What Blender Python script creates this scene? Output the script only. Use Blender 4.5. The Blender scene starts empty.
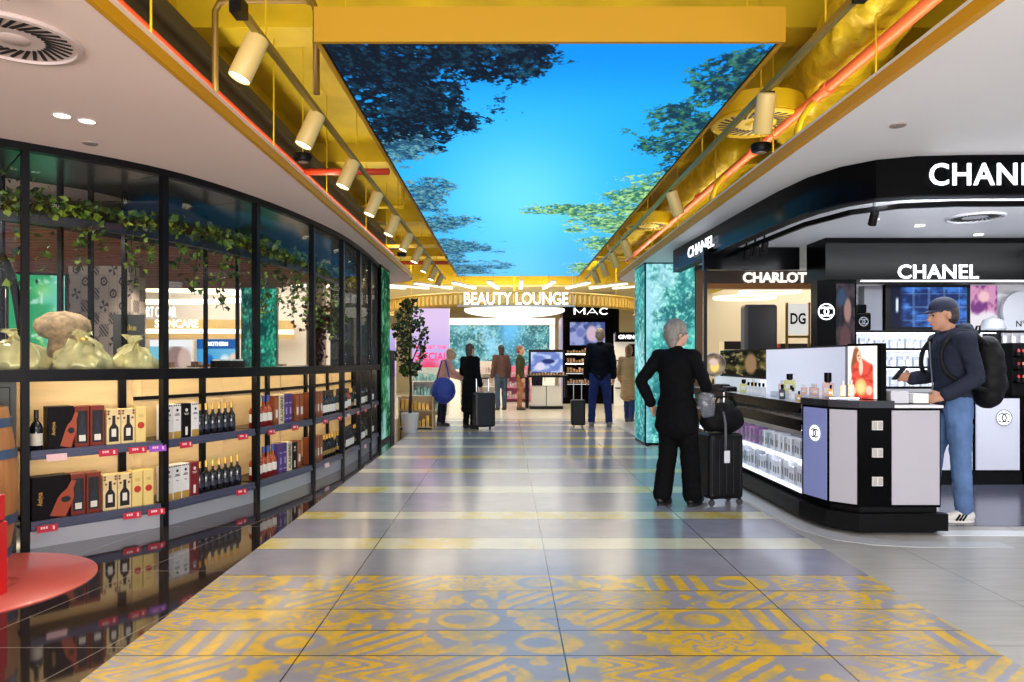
import bpy, bmesh, math, random
import numpy as np
from mathutils import Vector, Matrix, noise as mnoise

C = bpy.context.scene.collection
SC = bpy.context.scene
PI = math.pi
rnd = random.Random(7)
CAMH = 1.333

# ------------------------------------------------------------------ camera, world, light, exposure
cam = bpy.data.cameras.new('camera'); cam.sensor_width = 36; cam.lens = 25.03
cam.shift_x = 5 / 1024; cam.shift_y = 19 / 1024; cam.clip_start = 0.05; cam.clip_end = 200
camo = bpy.data.objects.new('camera', cam); C.objects.link(camo)
camo.location = (0, 0, CAMH); camo.rotation_euler = (PI / 2, 0, 0)
SC.camera = camo
SC.view_settings.view_transform = 'Standard'; SC.view_settings.look = 'None'
SC.view_settings.gamma = 1; SC.view_settings.use_curve_mapping = False
SC.view_settings.exposure = 0.36
SC.cycles.use_denoising = True
SC.cycles.max_bounces = 8; SC.cycles.transparent_max_bounces = 24
SC.cycles.sample_clamp_indirect = 6
w = bpy.data.worlds.new('world'); SC.world = w; w.use_nodes = True
w.node_tree.nodes['Background'].inputs[0].default_value = (0.86, 0.88, 1.0, 1)
w.node_tree.nodes['Background'].inputs[1].default_value = 1.3

def lamp(kind, name, loc, power, color=(1, 1, 1), rot=(0, 0, 0), size=0.3, size_y=None, spot=60, blend=.5):
    l = bpy.data.lights.new(name, kind); l.energy = power; l.color = color
    if kind == 'AREA':
        l.size = size
        if size_y: l.shape = 'RECTANGLE'; l.size_y = size_y
    elif kind == 'SPOT':
        l.spot_size = math.radians(spot); l.spot_blend = blend; l.shadow_soft_size = size
    else: l.shadow_soft_size = size
    o = bpy.data.objects.new(name, l); C.objects.link(o); o.location = loc; o.rotation_euler = rot
    return o

# ceiling lights of the halls and stores, and added unseen fill lamps
lamp('AREA', 'hall_light', (0.2, 17.6, 3.7), 300, (1, .93, .78), size=6, size_y=3)
lamp('AREA', 'floor_fill', (0.2, -1.2, 2.8), 95, (1, .96, .92), size=5, size_y=1.6)  # added fill that brightens the near floor, not a fixture of the hall
lamp('AREA', 'hall_light', (0.2, 24, 3.39), 330, (1, .96, .88), size=10, size_y=4)
lamp('AREA', 'store_light', (-6.8, 16.6, 3.39), 120, (1, .95, .88), size=4, size_y=4)
lamp('AREA', 'store_light', (7.2, 15.9, 3.39), 55, (1, .96, .86), size=4, size_y=2.6)
lamp('AREA', 'boutique_light', (4.6, 6.7, 2.58), 70, (.9, .95, 1), size=2.4, size_y=2.0)
lamp('AREA', 'boutique_ceiling_fill', (4.9, 5.64, 2.60), 34, (.92, .96, 1), rot=(math.radians(118), 0, 0), size=4, size_y=.03)  # added unseen fill aimed up to brighten the boutique ceiling
lamp('AREA', 'void_wash_fill', (-1.95, 6.5, 3.02), 60, (1, .9, .62), rot=(PI, 0, 0), size=.12, size_y=13)  # added wash lamp hidden by the soffit edge, brightens the yellow void
lamp('AREA', 'void_wash_fill', (2.27, 6.5, 3.02), 34, (1, .9, .62), rot=(PI, 0, 0), size=.12, size_y=13)  # same added hidden wash for the right side of the void
for _x, _y in ((-4.1, 5.6), (-3.6, 6.3), (-3.15, 7.2), (-2.95, 8.3), (-2.8, 9.6)):
    lamp('SPOT', 'display_downlight', (_x, _y, 2.56), 34, (1, .93, .82), size=.04, spot=140, blend=.6)
for _x, _y in ((-5.2, 7.4), (-7.2, 8.4), (-4.6, 9.4), (-7.6, 11.0), (-4.0, 10.9)):
    lamp('SPOT', 'store_downlight', (_x, _y, 2.58), 60, (1, .92, .82), size=.05, spot=130, blend=.6)
lamp('AREA', 'soffit_fill', (0.2, -3.6, .9), 540, (1, .95, .92), rot=(math.radians(128), 0, 0), size=9, size_y=1.8)  # added unseen fill behind the camera, aimed up at the soffits

# ------------------------------------------------------------------ helpers
def S(r, g, b):
    f = lambda c: (c / 255 / 12.92) if c <= 10 else ((c / 255 + .055) / 1.055) ** 2.4
    return (f(r), f(g), f(b))

MATS = {}
def mat(name, rgb=(128, 128, 128), rough=.5, metal=0, emit=0, emit_rgb=None, var=0, scale=8, bump=0, alpha=1, spec=.5, coat=0, trans=0, wave=None):
    if name in MATS: return MATS[name]
    m = bpy.data.materials.new(name); m.use_nodes = True; nt = m.node_tree; b = nt.nodes['Principled BSDF']
    c = S(*rgb)
    b.inputs['Base Color'].default_value = (*c, 1); b.inputs['Roughness'].default_value = rough
    b.inputs['Metallic'].default_value = metal; b.inputs['Specular IOR Level'].default_value = spec
    b.inputs['Coat Weight'].default_value = coat; b.inputs['Transmission Weight'].default_value = trans
    b.inputs['Alpha'].default_value = alpha
    if emit:
        b.inputs['Emission Color'].default_value = (*S(*(emit_rgb or rgb)), 1); b.inputs['Emission Strength'].default_value = emit
    if var or bump:
        tc = nt.nodes.new('ShaderNodeTexCoord'); n = nt.nodes.new('ShaderNodeTexNoise'); n.inputs['Scale'].default_value = scale; n.inputs['Detail'].default_value = 5
        mp = nt.nodes.new('ShaderNodeMapping')
        if wave: mp.inputs['Scale'].default_value = wave
        nt.links.new(tc.outputs['Object'], mp.inputs[0]); nt.links.new(mp.outputs[0], n.inputs[0])
        if var:
            r = nt.nodes.new('ShaderNodeValToRGB'); r.color_ramp.elements[0].position = .3; r.color_ramp.elements[1].position = .7
            r.color_ramp.elements[0].color = (*[x * (1 - var) for x in c], 1); r.color_ramp.elements[1].color = (*[min(1, x * (1 + var)) for x in c], 1)
            nt.links.new(n.outputs[0], r.inputs[0]); nt.links.new(r.outputs[0], b.inputs['Base Color'])
        if bump:
            bp = nt.nodes.new('ShaderNodeBump'); bp.inputs['Strength'].default_value = bump; bp.inputs['Distance'].default_value = .02
            nt.links.new(n.outputs[0], bp.inputs['Height']); nt.links.new(bp.outputs[0], b.inputs['Normal'])
    MATS[name] = m; return m

def attr_mat(name, rough=.4, emit=0, bump=0, coat=0):
    """material whose colour (or emission, for a screen) is the mesh's own picture attribute"""
    if name in MATS: return MATS[name]
    m = bpy.data.materials.new(name); m.use_nodes = True; nt = m.node_tree; b = nt.nodes['Principled BSDF']
    a = nt.nodes.new('ShaderNodeAttribute'); a.attribute_name = 'pic'
    b.inputs['Roughness'].default_value = rough; b.inputs['Coat Weight'].default_value = coat
    if emit:
        b.inputs['Base Color'].default_value = (.01, .01, .01, 1)
        b.inputs['Specular IOR Level'].default_value = 0; nt.links.new(a.outputs['Color'], b.inputs['Emission Color']); b.inputs['Emission Strength'].default_value = emit
    else: nt.links.new(a.outputs['Color'], b.inputs['Base Color'])
    MATS[name] = m; return m

class MB:
    """collects shapes, then links them as ONE mesh object"""
    def __init__(s): s.bm = bmesh.new(); s.i = 0
    def m(s, i): s.i = i; return s
    def _new(s, vs, fs):
        bv = [s.bm.verts.new(v) for v in vs]
        for f in fs:
            try: s.bm.faces.new([bv[k] for k in f]).material_index = s.i
            except ValueError: pass
        return bv
    def box(s, x0, x1, y0, y1, z0, z1):
        s._new([(x, y, z) for z in (z0, z1) for y in (y0, y1) for x in (x0, x1)],
               [(0, 2, 3, 1), (4, 5, 7, 6), (0, 1, 5, 4), (2, 6, 7, 3), (0, 4, 6, 2), (1, 3, 7, 5)]); return s
    def obox(s, c, size, M=None):
        hx, hy, hz = [k / 2 for k in size]; M = M or Matrix.Identity(3)
        s._new([Vector(c) + M @ Vector((x * hx, y * hy, z * hz)) for z in (-1, 1) for y in (-1, 1) for x in (-1, 1)],
               [(0, 2, 3, 1), (4, 5, 7, 6), (0, 1, 5, 4), (2, 6, 7, 3), (0, 4, 6, 2), (1, 3, 7, 5)]); return s
    def bar(s, a, b, wd, ht):
        """a box beam from a to b, wd wide and ht high"""
        a = Vector(a); b = Vector(b); d = b - a; q = d.to_track_quat('Y', 'Z').to_matrix()
        return s.obox((a + b) / 2, (wd, d.length, ht), q)
    def prism(s, poly, z0, z1):
        n = len(poly)
        s._new([(x, y, z0) for x, y in poly] + [(x, y, z1) for x, y in poly],
               [tuple(range(n - 1, -1, -1)), tuple(range(n, 2 * n))] + [(k, (k + 1) % n, n + (k + 1) % n, n + k) for k in range(n)]); return s
    def strip(s, line, th, z0, z1, side=1):
        """wall of thickness th along an open plan polyline"""
        L = [Vector(p) for p in line]; O = []
        for k, p in enumerate(L):
            t = (L[min(k + 1, len(L) - 1)] - L[max(k - 1, 0)]).normalized(); O.append(p + Vector((-t.y, t.x)) * th * side)
        n = len(L)
        vs = [(p.x, p.y, z) for z in (z0, z1) for p in L] + [(p.x, p.y, z) for z in (z0, z1) for p in O]
        fs = []
        for k in range(n - 1):
            fs += [(k, k + 1, n + k + 1, n + k), (2 * n + k + 1, 2 * n + k, 3 * n + k, 3 * n + k + 1),
                   (n + k, n + k + 1, 3 * n + k + 1, 3 * n + k), (k + 1, k, 2 * n + k, 2 * n + k + 1)]
        fs += [(0, n, 3 * n, 2 * n), (n - 1, 3 * n - 1, 4 * n - 1, 2 * n - 1)]
        s._new(vs, fs); return s
    def tube(s, pts, r, n=8, cap=True):
        P = [Vector(p) for p in pts]; R = r if isinstance(r, (list, tuple)) else [r] * len(P)
        rings = []; ref = None
        for k, p in enumerate(P):
            t = (P[min(k + 1, len(P) - 1)] - P[max(k - 1, 0)])
            t = t.normalized() if t.length > 1e-9 else Vector((0, 0, 1))
            if ref is None: ref = t.orthogonal().normalized()
            ref = (ref - t * ref.dot(t)); ref = ref.normalized() if ref.length > 1e-6 else t.orthogonal().normalized()
            b = t.cross(ref)
            rings.append([s.bm.verts.new(p + (ref * math.cos(2 * PI * j / n) + b * math.sin(2 * PI * j / n)) * R[k]) for j in range(n)])
        for a, b in zip(rings, rings[1:]):
            for j in range(n): s.bm.faces.new((a[j], a[(j + 1) % n], b[(j + 1) % n], b[j])).material_index = s.i
        if cap:
            s.bm.faces.new(rings[0][::-1]).material_index = s.i; s.bm.faces.new(rings[-1]).material_index = s.i
        return s
    def lathe(s, prof, n=12, c=(0, 0, 0), M=None, sx=1, sy=1, cap=True):
        """profile (radius, height) turned about a vertical axis at c"""
        M = M or Matrix.Identity(3); c = Vector(c); rings = []
        for r, z in prof: rings.append([s.bm.verts.new(c + M @ Vector((r * sx * math.cos(2 * PI * j / n), r * sy * math.sin(2 * PI * j / n), z))) for j in range(n)])
        for a, b in zip(rings, rings[1:]):
            for j in range(n): s.bm.faces.new((a[j], a[(j + 1) % n], b[(j + 1) % n], b[j])).material_index = s.i
        if cap:
            s.bm.faces.new(rings[0][::-1]).material_index = s.i; s.bm.faces.new(rings[-1]).material_index = s.i
        return s
    def ball(s, c, r, n=10, M=None, sc=(1, 1, 1)):
        R = bmesh.ops.create_uvsphere(s.bm, u_segments=n, v_segments=max(5, n // 2 + 1), radius=1)['verts']
        M = M or Matrix.Identity(3)
        for v in R: v.co = Vector(c) + M @ Vector((v.co.x * r * sc[0], v.co.y * r * sc[1], v.co.z * r * sc[2]))
        for f in {f for v in R for f in v.link_faces}: f.material_index = s.i
        return s
    def quad(s, a, b, c, d): s._new([a, b, c, d], [(0, 1, 2, 3)]); return s
    def arc(s, c, r0, r1, a0, a1, y, th=.006, n=18, sx=1):
        """flat ring segment in an upright plane facing -y (for emblems)"""
        pts = [a0 + (a1 - a0) * k / n for k in range(n + 1)]
        vs = []
        for yy in (y, y + th):
            for t in pts:
                for r in (r0, r1): vs.append((c[0] + r * math.cos(t) * sx, yy, c[1] + r * math.sin(t)))
        m = 2 * (n + 1); fs = []
        for k in range(n):
            a = 2 * k
            fs += [(a, a + 1, a + 3, a + 2), (m + a + 2, m + a + 3, m + a + 1, m + a), (a + 1, m + a + 1, m + a + 3, a + 3), (a, a + 2, m + a + 2, m + a)]
        fs += [(0, m, m + 1, 1), (m - 2, m - 1, 2 * m - 1, 2 * m - 2)]
        s._new(vs, fs); return s
    def build(s, name, mats, parent=None, smooth=False, bevel=0, world=False, seg=2):
        bm = s.bm
        if bevel:
            bmesh.ops.remove_doubles(bm, verts=bm.verts, dist=1e-6)
            ed = [e for e in bm.edges if len(e.link_faces) == 2 and e.calc_face_angle(0) > .6]
            bmesh.ops.bevel(bm, geom=ed, offset=bevel, segments=seg, affect='EDGES', profile=.5, clamp_overlap=True)
        bmesh.ops.recalc_face_normals(bm, faces=bm.faces)
        me = bpy.data.meshes.new(name); bm.to_mesh(me); bm.free()
        for m in (mats if isinstance(mats, (list, tuple)) else [mats]): me.materials.append(m)
        if smooth:
            me.polygons.foreach_set('use_smooth', [True] * len(me.polygons))
            if smooth is not True:
                me.set_sharp_from_angle(angle=math.radians(smooth))
        return link(name, me, parent, world)

def link(name, me, parent=None, world=False):
    o = bpy.data.objects.new(name, me); C.objects.link(o)
    if parent:
        o.parent = parent
        if world:
            top = parent
            M = parent.matrix_basis.copy()
            while top.parent: M = top.parent.matrix_basis @ top.matrix_parent_inverse @ M; top = top.parent
            o.matrix_parent_inverse = M.inverted()
    return o

def thing(name, label, cat, loc=(0, 0, 0), rotz=0, group=None):
    o = bpy.data.objects.new(name, None); C.objects.link(o); o.empty_display_size = .05
    o.location = loc; o.rotation_euler = (0, 0, rotz); o['label'] = label; o['category'] = cat
    if group: o['group'] = group
    return o
def tag(o, label, cat, group=None, kind=None):
    o['label'] = label; o['category'] = cat
    if group: o['group'] = group
    if kind: o['kind'] = kind
    return o
def struct(o, label=None):
    o['kind'] = 'structure'
    if label: o['label'] = label
    return o
def dup(root, loc, rotz=0, label=None, group=None, scale=None):
    r = root.copy(); C.objects.link(r); r.location = loc; r.rotation_euler = (0, 0, rotz)
    if scale: r.scale = scale
    if label: r['label'] = label
    if group: r['group'] = group
    for ch in list(root.children):
        c = ch.copy(); C.objects.link(c); c.parent = r
        for g in list(ch.children):
            d = g.copy(); C.objects.link(d); d.parent = c
    return r

ORD = ['first', 'second', 'third', 'fourth', 'fifth', 'sixth', 'seventh', 'eighth', 'ninth', 'tenth', 'eleventh', 'twelfth', 'thirteenth', 'fourteenth', 'fifteenth',
       'sixteenth', 'seventeenth', 'eighteenth', 'nineteenth', 'twentieth', 'twenty-first', 'twenty-second', 'twenty-third', 'twenty-fourth', 'twenty-fifth', 'twenty-sixth', 'twenty-seventh', 'twenty-eighth']

def text_mesh(txt, h, depth=.01, bold=0, wide=1, space=1):
    """mesh of the letters, cap height h, upright in the xz plane facing -y, centred at the origin"""
    cu = bpy.data.curves.new('letters', 'FONT'); cu.body = txt; cu.size = 1; cu.offset = bold; cu.space_character = space
    cu.extrude = .001; cu.resolution_u = 3
    o = bpy.data.objects.new('letters', cu); C.objects.link(o)
    dg = bpy.context.evaluated_depsgraph_get(); me = bpy.data.meshes.new_from_object(o.evaluated_get(dg))
    bpy.data.objects.remove(o); bpy.data.curves.remove(cu)
    n = len(me.vertices); co = np.empty(n * 3); me.vertices.foreach_get('co', co); co = co.reshape(-1, 3)
    x0, x1 = co[:, 0].min(), co[:, 0].max(); y0, y1 = co[:, 1].min(), co[:, 1].max(); k = h / (y1 - y0)
    out = np.empty_like(co); out[:, 0] = (co[:, 0] - (x0 + x1) / 2) * k * wide; out[:, 2] = (co[:, 1] - (y0 + y1) / 2) * k
    out[:, 1] = np.where(co[:, 2] > 0, -depth, 0)
    me.vertices.foreach_set('co', out.ravel()); me.update(); me.materials.clear()
    me.name = 'letters'
    return me, (x1 - x0) * k * wide

def text_on(txt, h, loc, rotz, m, parent=None, name='lettering', depth=.01, bold=.02, wide=1, space=1, width=None, tilt=0):
    me, wd = text_mesh(txt, h, depth, bold, wide, space)
    me.materials.append(m); o = link(name, me)
    o.location = loc; o.rotation_euler = (tilt, 0, rotz)
    if width: o.scale = (width / wd, 1, 1)
    if parent:
        o.parent = parent; o.matrix_parent_inverse = parent.matrix_basis.inverted()
    return o

# picture grids: numpy colour arrays carried by a flat grid mesh
def fbm(u, v, seed=0, octv=5, rough=.55):
    """smooth value noise on arrays u, v"""
    rs = np.random.RandomState(seed); T = rs.rand(256, 256); out = np.zeros_like(u); amp = 1; tot = 0
    for k in range(octv):
        f = 2 ** k; x = u * f + 17.3 * k + 50; y = v * f + 9.1 * k + 50
        xi = np.floor(x).astype(int); yi = np.floor(y).astype(int); fx = x - xi; fy = y - yi
        fx = fx * fx * (3 - 2 * fx); fy = fy * fy * (3 - 2 * fy)
        g = lambda a, b: T[a % 256, b % 256]
        out += amp * (g(xi, yi) * (1 - fx) * (1 - fy) + g(xi + 1, yi) * fx * (1 - fy) + g(xi, yi + 1) * (1 - fx) * fy + g(xi + 1, yi + 1) * fx * fy)
        tot += amp; amp *= rough
    return out / tot
def lin(a):
    a = np.clip(a, 0, 255) / 255.0
    return np.where(a <= .04, a / 12.92, ((a + .055) / 1.055) ** 2.4)
def mixc(a, b, t): return a + (np.array(b, float) - a) * t[..., None]
def smooth(e0, e1, x): t = np.clip((x - e0) / (e1 - e0), 0, 1); return t * t * (3 - 2 * t)

def grid_pic(name, us, vs, fpos, rgb, m, parent=None, world=False):
    """flat grid mesh; us, vs are the grid lines, fpos(u, v) -> xyz arrays, rgb (nv, nu, 3) in 0..255"""
    U, V = np.meshgrid(us, vs); X, Y, Z = fpos(U, V)
    co = np.stack([X, Y, Z], -1).reshape(-1, 3).astype(np.float32); nu, nv = len(us), len(vs)
    a = (np.arange(nv - 1)[:, None] * nu + np.arange(nu - 1)[None, :]).ravel()
    F = np.stack([a, a + 1, a + nu + 1, a + nu], -1).astype(np.int32)
    me = bpy.data.meshes.new(name); me.vertices.add(len(co)); me.vertices.foreach_set('co', co.ravel())
    me.loops.add(F.size); me.loops.foreach_set('vertex_index', F.ravel())
    me.polygons.add(len(F)); me.polygons.foreach_set('loop_start', np.arange(0, F.size, 4, dtype=np.int32))
    me.update(calc_edges=True)
    at = me.attributes.new('pic', 'FLOAT_COLOR', 'POINT')
    at.data.foreach_set('color', np.concatenate([lin(rgb).reshape(-1, 3), np.ones((nu * nv, 1))], 1).astype(np.float32).ravel())
    me.materials.append(m)
    return link(name, me, parent, world)

def bend(pts, n=6):
    P = [Vector(p) for p in pts]; P = [P[0] * 2 - P[1]] + P + [P[-1] * 2 - P[-2]]; out = []
    for k in range(1, len(P) - 2):
        a, b, c, d = P[k - 1:k + 3]
        for j in range(n):
            t = j / n; out.append(.5 * ((2 * b) + (c - a) * t + (2 * a - 5 * b + 4 * c - d) * t * t + (3 * b - a - 3 * c + d) * t ** 3))
    return out + [P[-2]]
def px(x, y, Y): return Vector(((x - 507) * Y / 712, Y, CAMH + (360 - y) * Y / 712))

# common materials
BLACK = mat('black_metal', (11, 11, 13), .4, 0, spec=.15)
BLACKGLOSS = mat('black_gloss_panel', (5, 5, 6), .16, 0, spec=.05)
WHITE = mat('white_paint', (232, 228, 224), .55)
YEL = mat('yellow_paint', (204, 172, 22), .5, var=.12, scale=3)
YELBRIGHT = mat('yellow_trim_paint', (204, 148, 14), .5)
WHITEGLOW = mat('white_lit_letters', (255, 255, 255), .5, emit=1.1, emit_rgb=(240, 246, 255))
STRIP = mat('warm_light_strip', (255, 235, 200), .5, emit=24, emit_rgb=(255, 226, 176))
COOLSTRIP = mat('cool_light_strip', (255, 255, 255), .5, emit=4, emit_rgb=(235, 242, 255))
LAMP = mat('lamp_glow', (255, 250, 235), .5, emit=5, emit_rgb=(255, 244, 220))
CHROME = mat('brushed_steel', (190, 192, 198), .28, .9)
GREYPANEL = mat('pale_grey_panel', (196, 196, 204), .4)
PAPER = mat('white_paper', (238, 236, 232), .6)
# ------------------------------------------------------------------ floors
def corridor():
    x0, x1, yp = -1.77, 2.24, 4.41
    seams_x = [.26 + 1.2 * k for k in (-1, 0, 1)]
    rows = [yp - .3 * k for k in range(0, 20)]
    bands = []; y = yp
    for wd, kind in [(.61, 0), (.31, 1), (.64, 0), (.29, 1), (.88, 0), (.37, 1), (.9, 0), (.32, 1)] + [(.88, 0), (.32, 1)] * 6:
        bands.append((y, y + wd, kind)); y += wd
    yend = 16.2
    seams_y = [r for r in rows if r > -1.2] + [b[0] for b in bands if b[0] < yend]
    us = set(np.arange(x0, x1, .0125).round(4)) | {x1}
    ys = list(np.arange(-1.2, 2.6, .04)) + list(np.arange(2.6, 4.5, .01)) + list(np.arange(4.5, 7, .02)) + list(np.arange(7, yend, .05))
    for sx in seams_x: us |= {sx - .0045, sx - .003, sx + .003, sx + .0045}
    for sy in seams_y: ys += [sy - .005, sy - .0035, sy + .0035, sy + .005]
    us = np.array(sorted(us)); vs = np.array(sorted(set(np.round(ys, 4))))
    U, V = np.meshgrid(us, vs)
    f1 = fbm(U * 5, V * 9, 3); f2 = fbm(U * 22, V * 22, 4, 3); fl = fbm(U * 11, V * 11, 5, 2)
    base = np.ones(U.shape + (3,)) * np.array([156, 156, 172.]) * (0.93 + .14 * f1)[..., None]
    # printed graphic near the camera: one motif in each cell of the tiles
    cw = .4; ci = np.floor((U + 6.0) / cw).astype(int); ri = np.floor((yp - V) / .3).astype(int)
    h = ((ci * 7919 + ri * 104729 + (ci * ri) * 31) % 9)
    uu = (U + 6.0) / cw - ci - .5; vv = (yp - V) / .3 - ri - .5
    r = np.sqrt((uu * 1.05) ** 2 + (vv * .95) ** 2)
    P = np.zeros(U.shape)
    ang = np.arctan2(vv, uu)
    cell = fbm(U * 14, V * 14, 9, 2)
    P = np.where(h == 0, smooth(.44, .40, r) * 1 - smooth(.23, .19, np.sqrt((uu + .12) ** 2 + vv ** 2)), P)
    P = np.where(h == 1, (np.sin((uu) * 2 * PI * 3.5) > -.1) * 1., P)
    P = np.where(h == 2, smooth(.46, .54, cell), P)
    P = np.where(h == 3, 1 - smooth(.40, .36, r) + smooth(.26, .22, r), P)
    P = np.where(h == 4, 1 - (np.abs(np.sin(ang * 4 + 1.5 * np.sin(r * 14))) < .42) * (r < .48), P)
    P = np.where(h == 5, (np.sin((uu * 1.2 + vv) * 2 * PI * 2.6) > -.25) * 1., P)
    P = np.where(h == 6, 1.0 - smooth(.56, .62, cell), P)
    P = np.where(h == 7, (fl > .47) * 1., P)
    P = np.where(h == 8, 1 - ((np.abs(uu + .25 * np.sin(vv * 9)) % .25) < .09) * 1., P)
    wear = smooth(.30, .52, fbm(U * 7, V * 7, 17, 5, .65)) * .62 + .38
    P = np.clip(P, 0, 1) * (V < yp) * np.clip(.70 + 1.1 * (f2 - .4), .2, 1) * wear
    rgb = mixc(base, [228, 186, 48], np.clip(P * 1.1, 0, 1))
    # pale strips between the grey tiles further on
    for a, b, kind in bands:
        inb = (V >= a) & (V < b)
        if kind:
            pale = np.ones(U.shape + (3,)) * np.array([216, 212, 190.]) * (.95 + .1 * f1)[..., None]
            patch = smooth(.5, .6, fbm(U * 1.6 + a, V * 0 + a * 3, 11, 3)) * (.35 + .5 * (fl > .48))
            pale = mixc(pale, [214, 182, 62], patch * .8)
            rgb = np.where(inb[..., None], pale, rgb)
        else: rgb = np.where(inb[..., None], base * .95, rgb)
    sm = np.zeros(U.shape, bool)
    for sx in seams_x: sm |= np.abs(U - sx) < .0035
    for sy in seams_y: sm |= np.abs(V - sy) < .004
    rgb = np.where(sm[..., None], np.array([62, 56, 52.]), rgb)
    o = grid_pic('floor', us, vs, lambda u, v: (u, v, 0 * u), rgb, floor_mat)
    struct(o, 'grey corridor floor tiles with a yellow printed pattern and pale cross strips')

floor_mat = attr_mat('printed_tile_floor', rough=.22, coat=.1)
_b = floor_mat.node_tree.nodes['Principled BSDF']; _b.inputs['Specular IOR Level'].default_value = .5; _b.inputs['Coat Roughness'].default_value = .12
corridor()

def seam_mat(name, rgb, seam, rough, kx, x0, px_, py_, y0, wd=.012, streak=(2, 14, 1), var=.12, spec=.5):
    m = bpy.data.materials.new(name); m.use_nodes = True; nt = m.node_tree; b = nt.nodes['Principled BSDF']; L = nt.links.new
    tc = nt.nodes.new('ShaderNodeTexCoord'); sp = nt.nodes.new('ShaderNodeSeparateXYZ'); L(tc.outputs['Object'], sp.inputs[0])
    def M(op, a, b_=None, c=None):
        n = nt.nodes.new('ShaderNodeMath'); n.operation = op
        for k, v in enumerate((a, b_, c)):
            if v is None: continue
            if isinstance(v, (int, float)): n.inputs[k].default_value = v
            else: L(v, n.inputs[k])
        return n.outputs[0]
    a = M('MULTIPLY_ADD', sp.outputs[1], -kx, sp.outputs[0])
    fa = M('PINGPONG', M('SUBTRACT', a, x0), px_ / 2); fb = M('PINGPONG', M('SUBTRACT', sp.outputs[1], y0), py_ / 2)
    mask = M('MAXIMUM', M('LESS_THAN', fa, wd / 2), M('LESS_THAN', fb, wd / 2))
    mp = nt.nodes.new('ShaderNodeMapping'); mp.inputs['Scale'].default_value = streak; L(tc.outputs['Object'], mp.inputs[0])
    n = nt.nodes.new('ShaderNodeTexNoise'); n.inputs['Scale'].default_value = 1.6; n.inputs['Detail'].default_value = 6; L(mp.outputs[0], n.inputs[0])
    r = nt.nodes.new('ShaderNodeValToRGB'); c = S(*rgb); r.color_ramp.elements[0].position = .3; r.color_ramp.elements[1].position = .72
    r.color_ramp.elements[0].color = (*[x * (1 - var) for x in c], 1); r.color_ramp.elements[1].color = (*[x * (1 + var) for x in c], 1); L(n.outputs[0], r.inputs[0])
    mx = nt.nodes.new('ShaderNodeMix'); mx.data_type = 'RGBA'; L(mask, mx.inputs[0]); L(r.outputs[0], mx.inputs[6]); mx.inputs[7].default_value = (*S(*seam), 1)
    L(mx.outputs[2], b.inputs['Base Color']); b.inputs['Roughness'].default_value = rough; b.inputs['Specular IOR Level'].default_value = spec
    return m
DARKFLOOR = seam_mat('dark_polished_tile', (44, 37, 38), (128, 118, 112), .05, .194, -1.93 - .194 * 2.95, .69, 1.2, 3.3, wd=.009, streak=(1, 1, 1), spec=.9)
GREYFLOOR = seam_mat('grey_streaked_tile', (168, 167, 164), (80, 78, 76), .3, 0, 2.79, 1.2, .62, 4.56, wd=.006)
def slab(name, poly, z0, z1, m): return struct(MB().prism(poly, z0, z1).build(name, m))
slab('floor_left', [(-14, -1.2), (-1.77, -1.2), (-1.77, 16.2), (-14, 16.2)], -.1, 0, DARKFLOOR)
slab('floor_right', [(2.24, -1.2), (9, -1.2), (9, 16.2), (2.24, 16.2)], -.1, 0, GREYFLOOR)
slab('floor_boutique', [(3.0, 5.72), (9, 5.62), (9, 8.2), (3.0, 8.2)], 0, .004, mat('slate_floor', (74, 76, 90), .18, var=.1, scale=3))
slab('floor_border', [(3.3, 5.40), (9, 5.30), (9, 5.46), (3.3, 5.56)], 0, .004, mat('pale_floor_strip', (222, 226, 230), .3))
cb = [(2.26, 16), (2.26, 6.1), (2.30, 5.6), (2.42, 5.28), (2.65, 5.12), (2.95, 5.06), (3.6, 5.05), (3.6, 5.2), (3.3, 5.22), (2.9, 5.24), (2.6, 5.38), (2.44, 5.7), (2.40, 6.1), (2.40, 16)]
slab('floor_kerb', cb, 0, .003, mat('pale_stone_border', (186, 188, 192), .3, var=.06, scale=4))
slab('floor_lounge', [(-14, 16.2), (14, 16.2), (14, 34), (-14, 34)], -.1, 0, mat('lounge_floor', (214, 206, 190), .2, var=.06, scale=2))

# ------------------------------------------------------------------ ceilings
ZS = 2.853
def rounded_end(x, y, r, sgn):
    return [(x - sgn * r + sgn * r * math.cos(t), y - r + r * math.sin(t)) for t in [k * PI / 12 for k in range(7)]]
SOFL = mat('left_soffit_paint', (240, 216, 204), .7, var=.02, scale=1)
SOFR = mat('right_soffit_paint', (236, 237, 240), .5, var=.02, scale=1)
lp = [(-14, -2), (-1.78, -2)] + rounded_end(-1.78, 14.2, 1.0, 1) + [(-14, 14.2)]
slab('ceiling_left', lp, ZS, ZS + .12, SOFL)
rp = [(9, -2), (2.1, -2)] + rounded_end(2.1, 14.2, 1.0, -1) + [(9, 14.2)]
slab('ceiling_right', rp[::-1], ZS, ZS + .12, SOFR)
struct(MB().strip([(-1.78, -2)] + rounded_end(-1.78, 14.2, 1.0, 1) + [(-6, 14.2)], .03, ZS - .004, ZS + .06, -1).build('trim_1', YELBRIGHT), 'yellow edging along the left soffit')
struct(MB().strip([(2.1, -2)] + rounded_end(2.1, 14.2, 1.0, -1) + [(7, 14.2)], .045, ZS - .004, ZS + .065, 1).build('trim_2', YELBRIGHT), 'yellow edging along the right soffit')
SLAB = mat('yellow_slab_paint', (196, 168, 16), .6, var=.22, scale=1.4, bump=.25)
slab('ceiling_slab', [(-4.2, -2), (5.0, -2), (5.0, 20), (-4.2, 20)], 4.2, 4.35, SLAB)
slab('wall_void_left', [(-4.25, -2), (-4.2, -2), (-4.2, 20), (-4.25, 20)], 2.97, 4.2, SLAB)
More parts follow.
